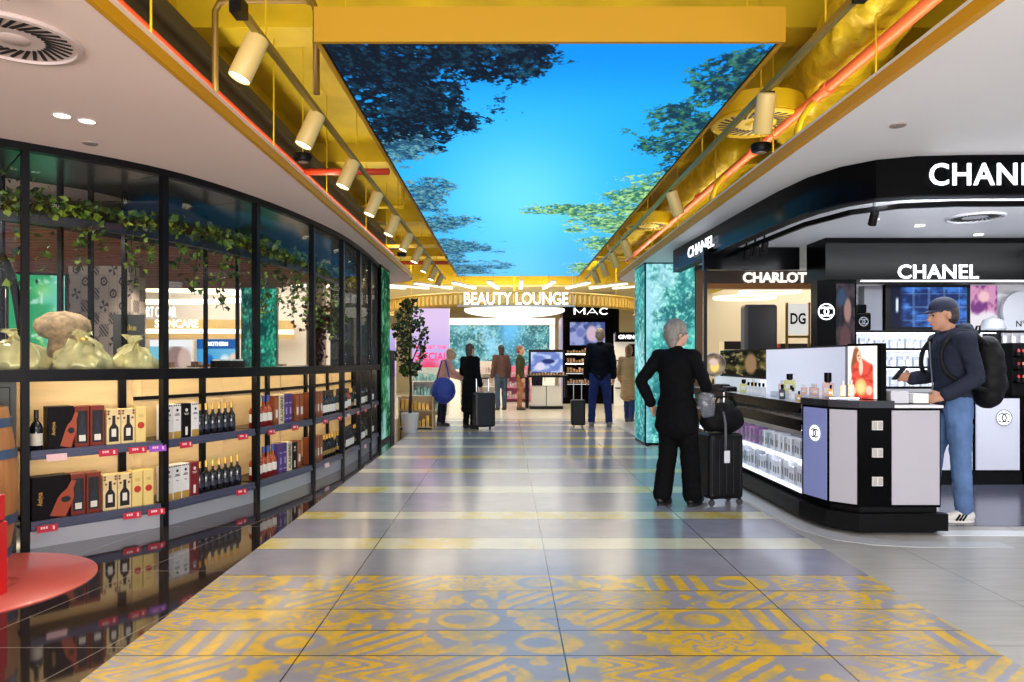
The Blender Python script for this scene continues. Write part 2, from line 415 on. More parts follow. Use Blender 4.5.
slab('wall_void_right', [(5.0, -2), (5.05, -2), (5.05, 20), (5.0, 20)], 2.97, 4.2, SLAB)
slab('wall_void_end', [(-4.2, 19.9), (5.0, 19.9), (5.0, 20), (-4.2, 20)], 3.45, 4.2, SLAB)
for k, (xa, xb, ya, yb, z) in enumerate([(-4.2, 5.0, 5.6, 5.95, 3.95), (-4.2, 5.0, 9.4, 9.75, 3.95), (-4.2, 5.0, 13.2, 13.55, 3.9), (-4.2, 5, 16.6, 17.0, 3.75), (-2.9, -2.6, -2, 19.9, 3.9), (3.6, 3.95, -2, 19.9, 3.9), (-4.2, 5.0, 1.8, 2.1, 3.95)]):
    struct(MB().box(xa, xb, ya, yb, z, 4.21).build('trim_%d' % (k + 3), SLAB), 'yellow ceiling beam')
slab('ceiling_lounge', [(-14, 20.0), (14, 20.0), (14, 34), (-14, 34)], 3.4, 3.5, mat('lounge_ceiling', (226, 208, 150), .7))
slab('ceiling_wing_left', [(-14, 14.2), (-4.25, 14.2), (-4.25, 20), (-14, 20)], 3.4, 3.5, WHITE)
slab('ceiling_wing_right', [(5.05, 14.2), (14, 14.2), (14, 20), (5.05, 20)], 3.4, 3.5, WHITE)
slab('wall_back', [(-14, 31), (14, 31), (14, 31.2), (-14, 31.2)], 0, 3.4, mat('back_wall_paint', (228, 214, 178), .7))
slab('wall_left', [(-14.2, -2), (-14, -2), (-14, 34), (-14.2, 34)], 0, 3.4, WHITE)
slab('wall_right', [(9, -2), (9.2, -2), (9.2, 14.2), (9, 14.2)], 0, 2.853, WHITE)
slab('wall_right_far', [(14, 14), (14.2, 14), (14.2, 34), (14, 34)], 0, 3.4, WHITE)

# ------------------------------------------------------------------ the sky screen
t = thing('ceiling_screen', 'huge suspended ceiling screen showing blue sky between treetops', 'screen', (.255, 10.2, 3.233))
SX0, SX1, SY0, SY1, SZ = -1.10, 1.61, 4.27, 16.1, 3.233
mb = MB()
mb.box(SX0 - .05, SX1 + .05, SY0 - .03, SY0, SZ - .004, SZ + .205).box(SX0 - .05, SX1 + .05, SY1, SY1 + .03, SZ - .004, SZ + .205)
mb.box(SX0 - .05, SX0 - .02, SY0, SY1, SZ, SZ + .205).box(SX1 + .02, SX1 + .05, SY0, SY1, SZ, SZ + .205)
mb.box(SX0 - .02, SX1 + .02, SY0, SY1, SZ + .18, SZ + .2)
mb.build('frame', mat('screen_fascia_paint', (178, 134, 10), .6), t, world=True)
MB().box(SX0 - .02, SX1 + .02, SY0, SY1, SZ + .01, SZ + .05).build('screen_back', BLACK, t, world=True)
def sky_pic():
    us = np.linspace(SX0, SX1, 380); vs = np.concatenate([np.linspace(SY0, 7, 330), np.linspace(7.01, SY1, 420)])
    U, V = np.meshgrid(us, vs); a = (U - SX0) / (SX1 - SX0); d = V
    # where the photo shows this spot: image coordinates
    X = 507 + 712 * U / V; Y = 360 - 712 * (SZ - CAMH) / V
    rgb = np.ones(U.shape + (3,)) * np.array([30, 152, 232.])
    rgb = mixc(rgb, [6, 120, 214], smooth(120, 45, Y) * .8)
    rgb = mixc(rgb, [104, 200, 252], np.exp(-((X - 520) / 95) ** 2 - ((Y - 205) / 75) ** 2) * .9)
    rgb = mixc(rgb, [120, 190, 248], smooth(225, 272, Y) * .55)
    rgb = mixc(rgb, [60, 150, 240], smooth(520, 580, X) * smooth(215, 270, Y) * .5)
    n1 = fbm(U * 3.2, V * 2.2, 21, 6, .62); n2 = fbm(U * 16, V * 11, 22, 4, .7); n3 = fbm(U * 40, V * 26, 23, 3, .7)
    def crown(mask, dark, light, lightness, thr=.5, k=.55):
        nonlocal rgb
        f = mask + (n1 - .5) * 1.5 + (n2 - .5) * k + (n3 - .5) * .45
        cov = smooth(thr - .04, thr + .05, f)
        c = mixc(np.ones(U.shape + (3,)) * np.array(dark, float), light, np.clip((n2 - .42) * 3.2 + (n3 - .5) * 2 + lightness, 0, 1))
        holes = smooth(.60, .68, fbm(U * 26, V * 18, 29, 3, .7)) * smooth(1.15, .6, f)
        cov = cov * (1 - holes)
        rgb = rgb * (1 - cov[..., None]) + c * cov[..., None]
    E = lambda cx, cy, rx, ry, p=1.: np.clip(1.25 - np.sqrt(((X - cx) / rx) ** 2 + ((Y - cy) / ry) ** 2) ** p, -1, 1)
    # left crowns: dark, near
    m = np.maximum.reduce([E(350, 40, 120, 85), E(450, 48, 95, 40), E(400, 108, 90, 42), E(522, 52, 36, 30), E(440, 118, 58, 20), E(385, 75, 90, 60), E(400, 138, 52, 26)])
    crown(m, [8, 20, 34], [22, 62, 84], -.2, .42)
    m = np.maximum.reduce([E(408, 152, 30, 18), E(425, 195, 34, 22), E(440, 225, 44, 12), E(455, 248, 50, 12), E(458, 268, 62, 10)])
    crown(m, [24, 66, 96], [96, 150, 160], .1, .5, .8)
    # right crowns: dark above, pale green below
    m = np.maximum.reduce([E(735, 90, 55, 34), E(690, 125, 62, 30), E(660, 145, 50, 18), E(762, 62, 45, 18), E(700, 160, 60, 22)])
    crown(m, [14, 50, 70], [62, 122, 96], -.05 , .47)
    m = np.maximum.reduce([E(640, 205, 72, 16), E(590, 208, 72, 10), E(612, 225, 48, 16), E(650, 190, 50, 18), E(600, 242, 26, 12), E(585, 268, 22, 7)])
    crown(m, [44, 100, 84], [160, 204, 130], .12, .46)
    return us, vs, rgb
us, vs, rgb = sky_pic()
grid_pic('display', us, vs, lambda u, v: (u, v, 0 * u + SZ), rgb, attr_mat('sky_screen_picture', emit=1.2), t, world=True)
ROD = mat('yellow_rod', (196, 166, 24), .4)
for y in (4.6, 7.5, 10.4, 13.3, 15.8):
    for x in (SX0 + .06, SX1 - .06):
        MB().tube([(x, y, SZ + .2), (x, y, 4.19)], .007, 6).build('hanger_rod', ROD, t, world=True)

# ------------------------------------------------------------------ tracks and spotlights in the yellow void
def track(x, z, y0, y1, label):
    t = thing('lighting_track', label, 'track', (x, y0, z))
    MB().box(x - .018, x + .018, y0, y1, z, z + .035).build('rail', mat('track_brass', (150, 132, 60), .4, .4), t, world=True)
    MB().box(x - .03, x + .03, y0 - .10, y0, z - .025, z + .055).build('end_feed', BLACK, t, world=True)
    for k in range(int((y1 - y0) / 2.4) + 1):
        y = y0 + .35 + 2.4 * k
        MB().tube([(x, y, z + .03), (x, y, 4.19)], .006, 6).build('hanger_rod', ROD, t, world=True)
TZ = 3.083
track(-1.345, TZ, 3.62, 15.5, 'long lighting track over the left edge of the floor, carrying cylinder spots')
track(1.70, TZ, 3.45, 15.5, 'long lighting track over the right edge of the floor, carrying cylinder spots')
SPOTY = mat('spot_housing', (206, 180, 112), .45)
def spotlight():
    t = thing('track_spotlight', 'cylinder spotlight', 'spotlight', (0, 0, 0))
    MB().box(-.02, .02, -.05, .05, -.03, 0).tube([(0, 0, -.04), (0, 0, -.06)], .011, 8).build('bracket', BLACK, t)
    M = Matrix.Rotation(math.radians(21), 3, 'Y') @ Matrix.Rotation(math.radians(-8), 3, 'X')
    c = Vector((-.01, 0, -.015))
    MB().lathe([(.05, .02), (.060, .012), (.062, 0), (.062, -.235), (.058, -.24), (.054, -.228)], 20, c, M).build('housing', SPOTY, t, smooth=40)
    MB().lathe([(.002, -.232), (.051, -.234), (.052, -.230), (.002, -.228)], 20, c, M).build('lens', LAMP, t)
    return t
sp0 = spotlight(); n = 0
for side, x, ys in (('left', -1.345, [3.86 + 1.2 * k for k in range(10)]), ('right', 1.70, [4.66, 7.4, 10.4, 11.6, 12.8, 14.0])):
    for k, y in enumerate(ys):
        lab = '%s cylinder spotlight from the front on the %s lighting track' % (ORD[k], side)
        r = 0 if side == 'left' else (PI if k else -1.94)
        o = sp0 if n == 0 else dup(sp0, (0, 0, 0))
        o.location = (x, y, TZ); o.rotation_euler = (0, 0, r); o['label'] = lab; o['group'] = 'cylinder spotlights on the ceiling tracks'; n += 1
        if y < 14.5:
            lamp('SPOT', 'spot_beam', (x + (-.12 if side == 'left' else .12), y, TZ - .36), 32, (1, .93, .8), rot=(0, math.radians(24 if side == 'left' else -18), 0), size=.06, spot=86, blend=.8)

# ------------------------------------------------------------------ pipes, ducts, grilles in the void
RED = mat('red_pipe_paint', (196, 62, 36), .4); PIPE = mat('orange_pipe_paint', (226, 108, 70), .4)
DUCT = mat('yellow_duct_foil', (222, 194, 40), .36, .15, var=.15, scale=9, bump=.9)
t = thing('sprinkler_pipe', 'orange sprinkler main running above the right soffit', 'pipe', (2.32, 2, 3.30))
MB().tube([(2.32, -1, 3.30), (2.32, 6.2, 3.30), (2.32, 13.8, 3.26)], .040, 10).build('pipe', PIPE, t, world=True, smooth=True)
for y in (3.6, 5.15, 6.7, 8.6): MB().lathe([(.042, -.04), (.050, -.04), (.050, .04), (.042, .04)], 12, (2.32, y, 3.30), Matrix.Rotation(PI / 2, 3, 'X')).build('coupling', PIPE, t, world=True)
tag(MB().tube([(-2.08, -1, 3.25), (-2.08, 7.0, 3.25), (-2.08, 13, 3.25)], .024, 10).build('sprinkler_pipe', RED, smooth=True), 'red pipe running along just above the left soffit edge', 'pipe')
tag(MB().tube([(-2.08, 7.25, 3.25), (-1.2, 7.25, 3.25)], .034, 10).build('sprinkler_pipe', RED, smooth=True), 'short red cross pipe behind the second left spotlight', 'pipe')
tag(MB().tube([(-2.5, 13.4, 3.16), (-1.1, 13.4, 3.16)], .034, 10).build('sprinkler_pipe', RED, smooth=True), 'far red cross pipe near the end of the left track', 'pipe')
tag(MB().box(-2.40, -2.14, -1, 14, 3.50, 3.54).box(-2.40, -2.38, -1, 14, 3.54, 3.6).box(-2.16, -2.14, -1, 14, 3.54, 3.6).build('cable_tray', mat('dark_tray', (46, 40, 26), .6)), 'dark cable tray lying above the left soffit edge', 'cable tray')
# conduit frame by the first spotlight
tag(MB().tube([(-2.05, 5.0, 2.98), (-2.05, 5.0, 3.78), (-2.02, 5.0, 3.84), (-1.95, 5.0, 3.86), (-1.42, 5.0, 3.86), (-1.36, 5.0, 3.84), (-1.34, 5.0, 3.78), (-1.34, 5.0, 3.2)], .024, 8).build('conduit', mat('bronze_conduit', (122, 96, 40), .4, .3), smooth=True), 'bent conduit frame behind the nearest left spotlight', 'conduit')
tag(MB().tube([(-3.6, 11, 3.7), (-1.6, 11, 3.7), (-1.6, 11, 4.2)], .03, 8).build('conduit', YEL, smooth=True), 'yellow conduit crossing above the middle of the left track', 'conduit')
for k, (xa, xb, y, z) in enumerate([(-3.6, -1.2, 12.2, 3.3), (-3.6, -1.2, 14.6, 3.35), (2.5, 4.9, 12.6, 3.32), (1.75, 4.6, 14.6, 3.4), (3.0, 4.9, 10.0, 3.36)]):
    tag(MB().box(xa, xb, y, y + .05, z, z + .02).box(xa, xb, y + .25, y + .3, z, z + .02).box(xa, xb, y + .05, y + .25, z, z + .006).tube([((xa + xb) / 2, y + .15, z), ((xa + xb) / 2, y + .15, 4.19)], .008, 6).tube([(xa * .8 + xb * .2, y + .15, z), (xa * .8 + xb * .2, y + .15, 4.19)], .008, 6).build('cable_tray', YEL), 'yellow cable tray crossing the %s void, %s from the front' % ('left' if xa < 0 else 'right', ORD[k if xa < 0 else k - 2]), 'cable tray')
def duct(pts, r, label, seed):
    mb = MB(); P = []
    L = [Vector(p) for p in pts]
    for a, b in zip(L, L[1:]):
        for k in range(16): P.append(a.lerp(b, k / 16))
    P.append(L[-1]); rr = random.Random(seed)
    # smooth path
    for _ in range(12): P = [P[0]] + [(P[k - 1] + P[k] * 2 + P[k + 1]) / 4 for k in range(1, len(P) - 1)] + [P[-1]]
    mb.tube(P, [r * (1 + rr.uniform(-.03, .03)) for _ in P], 34)
    for v in mb.bm.verts: v.co += Vector([(mnoise.noise(v.co * 9 + Vector((k * 9, 0, 0)))) * .035 + abs(mnoise.noise(v.co * 15 + Vector((0, k * 7, 0)))) * .05 - .02 for k in range(3)])
    tag(mb.build('flexible_duct', DUCT, smooth=True), label, 'duct')
duct([(2.30, 3.5, 3.86), (2.40, 4.4, 3.72), (2.56, 5.3, 3.66), (2.72, 6.1, 3.66), (2.74, 6.9, 3.70)], .27, 'fat crumpled yellow flexible duct above the nearest round grille', 1)
duct([(3.7, 4.4, 3.72), (3.5, 4.8, 3.66), (3.32, 5.2, 3.6), (3.28, 5.7, 3.54)], .17, 'short yellow flexible duct dropping beside the orange pipe', 2)
duct([(2.62, 8.0, 3.72), (2.62, 8.8, 3.66), (2.60, 9.8, 3.66), (2.66, 11.2, 3.70)], .25, 'second yellow flexible duct further along the right side', 3)
duct([(3.8, 7.7, 3.66), (3.4, 8.2, 3.6), (3.15, 8.9, 3.56)], .2, 'short yellow branch duct beside the second flexible duct', 4)
duct([(2.4, 12.0, 3.7), (2.3, 13.2, 3.66), (2.2, 14.2, 3.68)], .22, 'third yellow flexible duct near the end of the right track', 5)
duct([(-.6, 17.0, 3.78), (.9, 17.0, 3.74), (2.2, 17.3, 3.78)], .24, 'yellow cross duct behind the far end of the screen', 6)
for y, xx, lab in ((5.35, 2.62, 'nearest'), (7.5, 2.60, 'second')):
    mb = MB(); mb.tube([(xx + .45 * math.cos(a), y, 2.97 + .42 * math.sin(a)) for a in [PI * k / 14 for k in range(15)]], .022, 8)
    tag(mb.build('conduit', YEL, smooth=True), lab + ' arched yellow hose bridging the orange pipe', 'hose')
def grille(name, label, loc, r, frame_m, slot_m, body_h, nslot=26, plenum=None):
    t = thing(name, label, 'air vent', loc)
    x, y, z = loc
    MB().lathe([(r * .985, .012), (r, 0), (r * .97, -.012), (r * .9, -.016), (r * .9, -.002)], 48, (0, 0, 0), cap=False).build('rim', frame_m, t, smooth=30)
    MB().lathe([(.001, -.002), (r * .93, -.002), (r * .93, .006), (.001, .006)], 48, cap=False).build('face', frame_m, t)
    mb = MB()
    for k in range(nslot):
        a = 2 * PI * k / nslot; M = Matrix.Rotation(a, 3, 'Z') @ Matrix.Rotation(.45, 3, 'Z')
        c = Matrix.Rotation(a, 3, 'Z') @ Vector((r * .63, 0, -.0035)); mb.obox(c, (r * .42, r * .058, .004), M)
    mb.build('slots', slot_m, t)
    MB().lathe([(.001, -.012), (r * .2, -.01), (r * .24, -.002), (r * .2, .0)], 24, cap=False).build('centre_boss', frame_m, t, smooth=40)
    if plenum: MB().lathe([(r * 1.02, .012), (r * 1.02, body_h)], 40).build('plenum', plenum, t, smooth=40)
    return t
SLOT = mat('vent_slot_dark', (20, 18, 18), .6)
grille('ceiling_diffuser', 'large round swirl air diffuser in the left white ceiling', (-2.33, 3.36, ZS - .003), .29, mat('diffuser_white', (206, 186, 178), .5), SLOT, .1, 30)
grille('ceiling_diffuser', 'round yellow air diffuser hanging beside the nearest right spotlight', (2.08, 5.95, 3.31), .37, YEL, SLOT, .16, 28, YEL)
grille('ceiling_diffuser', 'second round yellow diffuser further along the right track', (2.05, 10.3, 3.27), .34, YEL, SLOT, .15, 24, YEL)
def detector(loc, label, cord=True):
    t = thing('smoke_detector', label, 'detector', loc)
    MB().lathe([(.03, .03), (.075, .025), (.08, 0), (.07, -.03), (.03, -.04)], 20).build('body', BLACK, t, smooth=40)
    MB().lathe([(.005, -.043), (.04, -.043), (.04, -.039), (.005, -.039)], 16).build('lens', CHROME, t)
    if cord: MB().tube([(0, 0, .02), (0, 0, 4.18 - loc[2])], .005, 6).build('hanger_rod', ROD, t)
detector((-1.72, 6.0, 3.04), 'black round detector hanging behind the second left spotlight')
detector((1.98, 5.55, 2.99), 'black round detector hanging below the nearest round grille')
detector((-1.7, 11.5, 3.04), 'far black round detector over the left track')
for k in range(5):
    tag(MB().tube([(-1.95 + .05 * (k % 2), 3.9 + 1.9 * k, 3.0), (-1.95 + .05 * (k % 2), 3.9 + 1.9 * k, 4.19)], .0065, 6).build('hanger_rod', ROD), '%s thin threaded rod from the front along the left soffit edge' % ORD[k], 'rod')
    tag(MB().tube([(2.28, 4.4 + 1.7 * k, 3.0), (2.28, 4.4 + 1.7 * k, 4.19)], .0065, 6).build('hanger_rod', ROD), '%s thin threaded rod from the front along the right soffit edge' % ORD[k], 'rod')
def downlight(loc, label, g='recessed ceiling downlights', z=None):
    t = thing('downlight', label, 'downlight', loc, 0, g)
    MB().lathe([(.05, .0), (.06, -.004), (.048, -.008), (.044, .0)], 24, cap=False).build('bezel', WHITE, t)
    MB().lathe([(.001, -.003), (.044, -.003), (.044, .001), (.001, .001)], 24, cap=False).build('lens', LAMP, t)
p = px(62, 115, 1.52 * 712 / 245); downlight((p.x, p.y, ZS), 'left one of the two downlights in the left white ceiling')
p = px(87, 120.5, 1.52 * 712 / 239.5); downlight((p.x, p.y, ZS), 'right one of the two downlights in the left white ceiling')
p = px(90, 143, 1.52 * 712 / 217)
tag(MB().lathe([(.05, 0), (.048, -.008), (.001, -.01)], 24, (p.x, p.y, ZS)).build('ceiling_sensor', mat('sensor_grey', (150, 136, 128), .5)), 'small flush sensor disc near the left downlights', 'sensor')
p = px(898, 125, 1.52 * 712 / 235)
tag(MB().lathe([(.05, 0), (.048, -.008), (.001, -.01)], 24, (p.x, p.y, ZS)).build('ceiling_sensor', MATS['sensor_grey']), 'small flush sensor disc in the right white ceiling', 'sensor')
p = px(5, 1, 2.85); t = thing('security_camera', 'dark dome security camera at the corner of the left ceiling', 'camera', (p.x, p.y, ZS))
MB().lathe([(.06, 0), (.06, -.03), (.05, -.035)], 20).build('base', WHITE, t, smooth=30); MB().ball((0, 0, -.03), .045, 14).build('dome', BLACKGLOSS, t, smooth=True)
# ------------------------------------------------------------------ left liquor shop front
FP = [Vector(p) for p in [(-4.2, 4.28), (-3.36, 4.97), (-2.72, 5.68), (-2.33, 6.68), (-2.10, 7.78), (-1.99, 8.71), (-1.97, 9.6), (-1.985, 10.45), (-2.02, 11.28)]]
def fcurve(n=6):
    out = []
    P = [FP[0] * 2 - FP[1]] + FP + [FP[-1] * 2 - FP[-2]]
    for k in range(1, len(P) - 2):
        a, b, c, d = P[k - 1:k + 3]
        for j in range(n):
            t = j / n
            out.append(.5 * ((2 * b) + (c - a) * t + (2 * a - 5 * b + 4 * c - d) * t * t + (3 * b - a - 3 * c + d) * t ** 3))
    return out + [FP[-1]]
FC = fcurve()
def offs(line, d):
    O = []
    for k, p in enumerate(line):
        t = (line[min(k + 1, len(line) - 1)] - line[max(k - 1, 0)]).normalized(); O.append(p + Vector((-t.y, t.x)) * d)
    return O
FRAME = mat('shop_frame_black', (11, 11, 14), .35, 0, spec=.18)
GLASS = bpy.data.materials.new('shop_glass'); GLASS.use_nodes = True
_nt = GLASS.node_tree; _nt.nodes.clear()
_o = _nt.nodes.new('ShaderNodeOutputMaterial'); _m = _nt.nodes.new('ShaderNodeMixShader'); _t = _nt.nodes.new('ShaderNodeBsdfTransparent'); _g = _nt.nodes.new('ShaderNodeBsdfGlossy'); _f = _nt.nodes.new('ShaderNodeLayerWeight'); _p = _nt.nodes.new('ShaderNodeMath'); _p.operation = 'POWER'; _p.inputs[1].default_value = 4; _q = _nt.nodes.new('ShaderNodeMath'); _q.operation = 'MULTIPLY_ADD'; _q.inputs[1].default_value = .08; _q.inputs[2].default_value = .012
_g.inputs['Roughness'].default_value = .02; _nt.links.new(_f.outputs['Facing'], _p.inputs[0]); _nt.links.new(_p.outputs[0], _q.inputs[0]); _t.inputs['Color'].default_value = (.97, .99, .98, 1)
_nt.links.new(_q.outputs[0], _m.inputs[0]); _nt.links.new(_t.outputs[0], _m.inputs[1]); _nt.links.new(_g.outputs[0], _m.inputs[2]); _nt.links.new(_m.outputs[0], _o.inputs[0])
ZL0, ZL1, ZT = 1.195, 1.255, 2.80
t = thing('glazed_shop_front', 'long black framed glass shop front curving above the bottle shelves', 'shop front', (FP[2].x, FP[2].y, 0))
MB().strip(FC, .07, ZT, ZS, 1).build('top_rail', FRAME, t, world=True)
LEDGE = mat('ledge_black', (16, 17, 22), .25, 0, spec=.3)
MB().strip(FC, 1.1, ZL0 + .02, ZL1, 1).build('ledge', LEDGE, t, world=True)
MB().strip(offs(FC, -.012), .03, ZL0 - .015, ZL1 + .01, 1).build('ledge_edge', FRAME, t, world=True)
for k, p in enumerate(FP[:-1]):
    tg = (FC[min(6 * k + 1, len(FC) - 1)] - FC[max(6 * k - 1, 0)]).normalized(); n = Vector((-tg.y, tg.x)); q = Matrix.Rotation(math.atan2(tg.y, tg.x), 3, 'Z')
    c = p + n * .03
    wd = .048 if k else .04
    MB().obox((c.x, c.y, ZS / 2), (wd, .06, ZS), q).build('post', FRAME, t, world=True)
BP = offs(FC, 1.08)
for k in (6, 9, 12, 15, 18, 22, 26, 30):
    c = BP[k]; MB().tube([(c.x, c.y, ZL1), (c.x, c.y, ZT + .02)], .026, 4).build('rear_post', FRAME, t, world=True)
for k in range(len(FP) - 1):
    a, b = FC[6 * k], FC[6 * k + 6]
    L = [p for p in FC[6 * k:6 * k + 7]]
    L[0] = L[0].lerp(L[1], .25); L[-1] = L[-1].lerp(L[-2], .25)
    MB().strip(offs(L, .026), .008, ZL1, ZT, 1).build('glass_pane', GLASS, t, world=True)
CAN = mat('canopy_panel', (62, 70, 74), .22, .25, var=.25, scale=.9)
for k in range(len(FP) - 1):
    L = FC[6 * k:6 * k + 7]; O = offs(FC, 1.12)[6 * k:6 * k + 7]
    A = [p for p in offs(FC, .07)[6 * k:6 * k + 7]]
    s_ = lambda q: [q[0].lerp(q[1], .04)] + list(q[1:-1]) + [q[-1].lerp(q[-2], .04)]
    poly = s_(A) + s_(O)[::-1]
    MB().prism([(p.x, p.y) for p in poly], ZT + .02, ZT + .05).build('canopy_panel', CAN, t, world=True)

# dark corner partition, black column and its green screen
slab('wall_partition', [(-2.78, 11.2), (-2.05, 11.2), (-2.05, 11.28), (-2.78, 11.28)], 0, ZS, mat('partition_black', (8, 8, 10), .4))
t = thing('screen_column', 'black column at the shop corner with a green picture screen on its aisle side', 'column', (-2.17, 11.75, 0))
MB().box(-2.34, -2.0, 11.3, 12.15, 0, ZS).build('column', BLACKGLOSS, t, world=True)
def foliage_rgb(U, V, seed, dark, mid, light, glow=(190, 240, 245), s=5):
    a = fbm(U * s, V * s, seed, 6, .62); b = fbm(U * s * 5, V * s * 5, seed + 1, 4, .7); c = fbm(U * 1.3, V * 1.3, seed + 2, 2)
    rgb = mixc(np.ones(U.shape + (3,)) * np.array(dark, float), mid, np.clip((a - .35) * 3 + (b - .5) * 1.6, 0, 1))
    rgb = mixc(rgb, light, np.clip((b - .52) * 5 + (c - .5), 0, 1) * .8)
    return mixc(rgb, glow, smooth(.56, .72, c * .6 + a * .4) * .7)
us = np.linspace(11.33, 12.12, 60); vs = np.linspace(.06, ZS - .05, 200); U, V = np.meshgrid(us, vs)
rgb = foliage_rgb(U, V, 41, (20, 70, 48), (60, 150, 96), (140, 210, 160), s=3)
grid_pic('display', us, vs, lambda u, v: (0 * u - 1.994, u, v), rgb, attr_mat('column_screen_picture', emit=.55), t, world=True)

# ------------------------------------------------------------------ bottle shelves, one unit in each bay
WOODB = mat('oak_back_panel', (224, 198, 150), .5, var=.08, scale=3, wave=(.6, .6, 5))
LIPM = mat('shelf_rail_blue_grey', (84, 88, 112), .3, .4)
PLINTH = mat('plinth_steel', (196, 198, 206), .25, .5)
ZU, ZLW = .685, .185
NOR = [None] * 9
def bay(k):
    a, b = FP[k], FP[k + 1]; L = (b - a).length; u = (b - a) / L
    return a, u, Vector((-u.y, u.x)), L, math.atan2(u.y, u.x)
BAYN = ['nearest', 'second', 'third', 'fourth', 'fifth', 'sixth', 'seventh']
for k in range(1, 8):
    a, u, n, L, r = bay(k)
    t = thing('bottle_shelf_unit', 'oak backed bottle shelf in the %s bay of the shop front' % BAYN[k - 1], 'shelf', (a.x, a.y, 0), r, 'bottle shelf units')
    l0, l1 = .035, L - .035; D = .40
    x0 = l0 + .01
    MB().box(l0, l1, D, D + .02, .13, ZL0).build('back_panel', WOODB, t)
    for z, nm in ((ZU, 'upper'), (ZLW, 'lower')):
        MB().box(l0, l1, .045, D, z - .022, z).build('shelf_board', mat('shelf_board_dark', (66, 52, 40), .4), t)
        MB().box(l0, l1, .012, .045, z - .058, z + .006).box(l0, l1, .004, .012, z - .05, z - .03).build('shelf_rail', LIPM, t)
        MB().box(l0, l1, .06, .075, z - .032, z - .024).build('light_strip', STRIP, t) if nm == 'upper' else None
    MB().box(l0, l1, .10, .125, ZL0 + .004, ZL0 + .014).build('light_strip', STRIP, t)
    MB().box(l0, l1, .03, .05, 0, .12).box(l0, l1, .05, D, .1, .12).build('plinth', PLINTH, t)
    for q in ((.72 if k > 1 else .80),):
        MB().box(L * q - .028, L * q + .028, D - .03, D, .19, ZL0).build('upright', FRAME, t)
    MB().box(l0, l1, D - .022, D - .002, 1.0, 1.03).build('cross_rail', FRAME, t) if k > 1 else None

# ------------------------------------------------------------------ goods: prototypes
PIC = attr_mat('printed_carton', rough=.35)
def flat_tex(mb): pass
GLASSDARK = mat('dark_bottle_glass', (14, 16, 26), .08, coat=.3)
GOLD = mat('gold_foil', (206, 160, 70), .3, .6)
AMBER = mat('amber_spirit', (150, 62, 24), .1, coat=.3)
REDLIQ = mat('red_spirit', (120, 20, 24), .1, coat=.3)
BLUECAP = mat('blue_cap', (36, 70, 150), .35)
LABELW = mat('bottle_label', (226, 220, 206), .6)
def bottle(name, label, r, h, glass, capm, labm=LABELW, neck=.32, lab=(.18, .42), group=None, two=None):
    t = thing(name, label, 'bottle', (0, 0, 0), 0, group)
    nb = h * (1 - neck)
    mb = MB()
    if two:
        mb.lathe([(r * .9, 0), (r, .006), (r, nb * .55)], 14, cap=True); mb.m(1).lathe([(r, nb * .55), (r, nb * .8), (r * .75, nb * .93), (r * .36, nb), (r * .33, h * .86)], 14)
        mb.build('glass_body', [glass, two], t, smooth=50)
    else:
        mb.lathe([(r * .9, 0), (r, .006), (r, nb * .82), (r * .78, nb * .94), (r * .36, nb * 1.04), (r * .33, h * .86)], 14).build('glass_body', glass, t, smooth=50)
    MB().lathe([(r * .38, h * .80), (r * .40, h * .80), (r * .40, h * .985), (r * .36, h)], 12).build('cap', capm, t, smooth=50)
    MB().lathe([(r * 1.012, nb * lab[0] / .8), (r * 1.012, nb * lab[1] / .6)], 14, cap=False).build('paper_label', labm, t, smooth=50)
    return t
def carton(name, label, wd, dp, h, base, parts=None, group=None, cat='box'):
    """a carton with its printed front; parts = [(sub name, material, mesh builder)]"""
    t = thing(name, label, cat, (0, 0, 0), 0, group)
    MB().box(-wd / 2, wd / 2, 0, dp, 0, h).build('carton', base, t, bevel=.003, seg=1)
    for nm, m, fn in parts or []:
        mb = MB(); fn(mb); mb.build(nm, m, t)
    return t
def ftxt(txt, h, x, z, t, m, rot=False, width=None, bold=.01):
    me, wd = text_mesh(txt, h, .002, bold); me.materials.append(m); o = link('lettering', me, t)
    o.location = (x, -.001, z)
    if rot: o.rotation_euler = (0, -PI / 2, 0)
    if width: o.scale = (width / wd, 1, 1)
    return o
def silhouette(mb, cx, z0, h, r, y=-.0015):
    prof = [(r, 0), (r, .48), (r * .85, .56), (r * .35, .68), (r * .3, .95), (r * .36, 1.0)]
    pts = [(cx + a, z0 + b * h) for a, b in prof] + [(cx - a, z0 + b * h) for a, b in prof[::-1]]
    mb._new([(x, y, z) for x, z in pts] + [(x, y + .0014, z) for x, z in pts], [tuple(range(len(pts)))] + [(k, (k + 1) % len(pts), len(pts) + (k + 1) % len(pts), len(pts) + k) for k in range(len(pts))])
def disc(mb, x, z, r, y=-.001, n=20): mb.lathe([(.0005, 0), (r, 0), (r, .0012), (.0005, .0012)], n, (x, y, z), Matrix.Rotation(PI / 2, 3, 'X'), cap=False)
NAVY = mat('carton_black', (18, 13, 18), .4, spec=.15); MAROON = mat('carton_red_wood', (122, 40, 22), .35, var=.1, scale=10)
CREAM = mat('carton_cream', (228, 204, 150), .45, var=.12, scale=16); YBOX = mat('carton_yellow', (232, 206, 128), .4)
REDP = mat('print_red', (190, 52, 38), .5); DARKP = mat('print_dark', (26, 18, 18), .4); GOLDP = mat('print_gold', (198, 154, 72), .4, .3)
WBOX = mat('carton_white', (226, 222, 218), .45); PURP = mat('carton_purple', (74, 48, 112), .4); BROWNB = mat('carton_brown', (128, 62, 28), .4, var=.08)
PROTO = {}
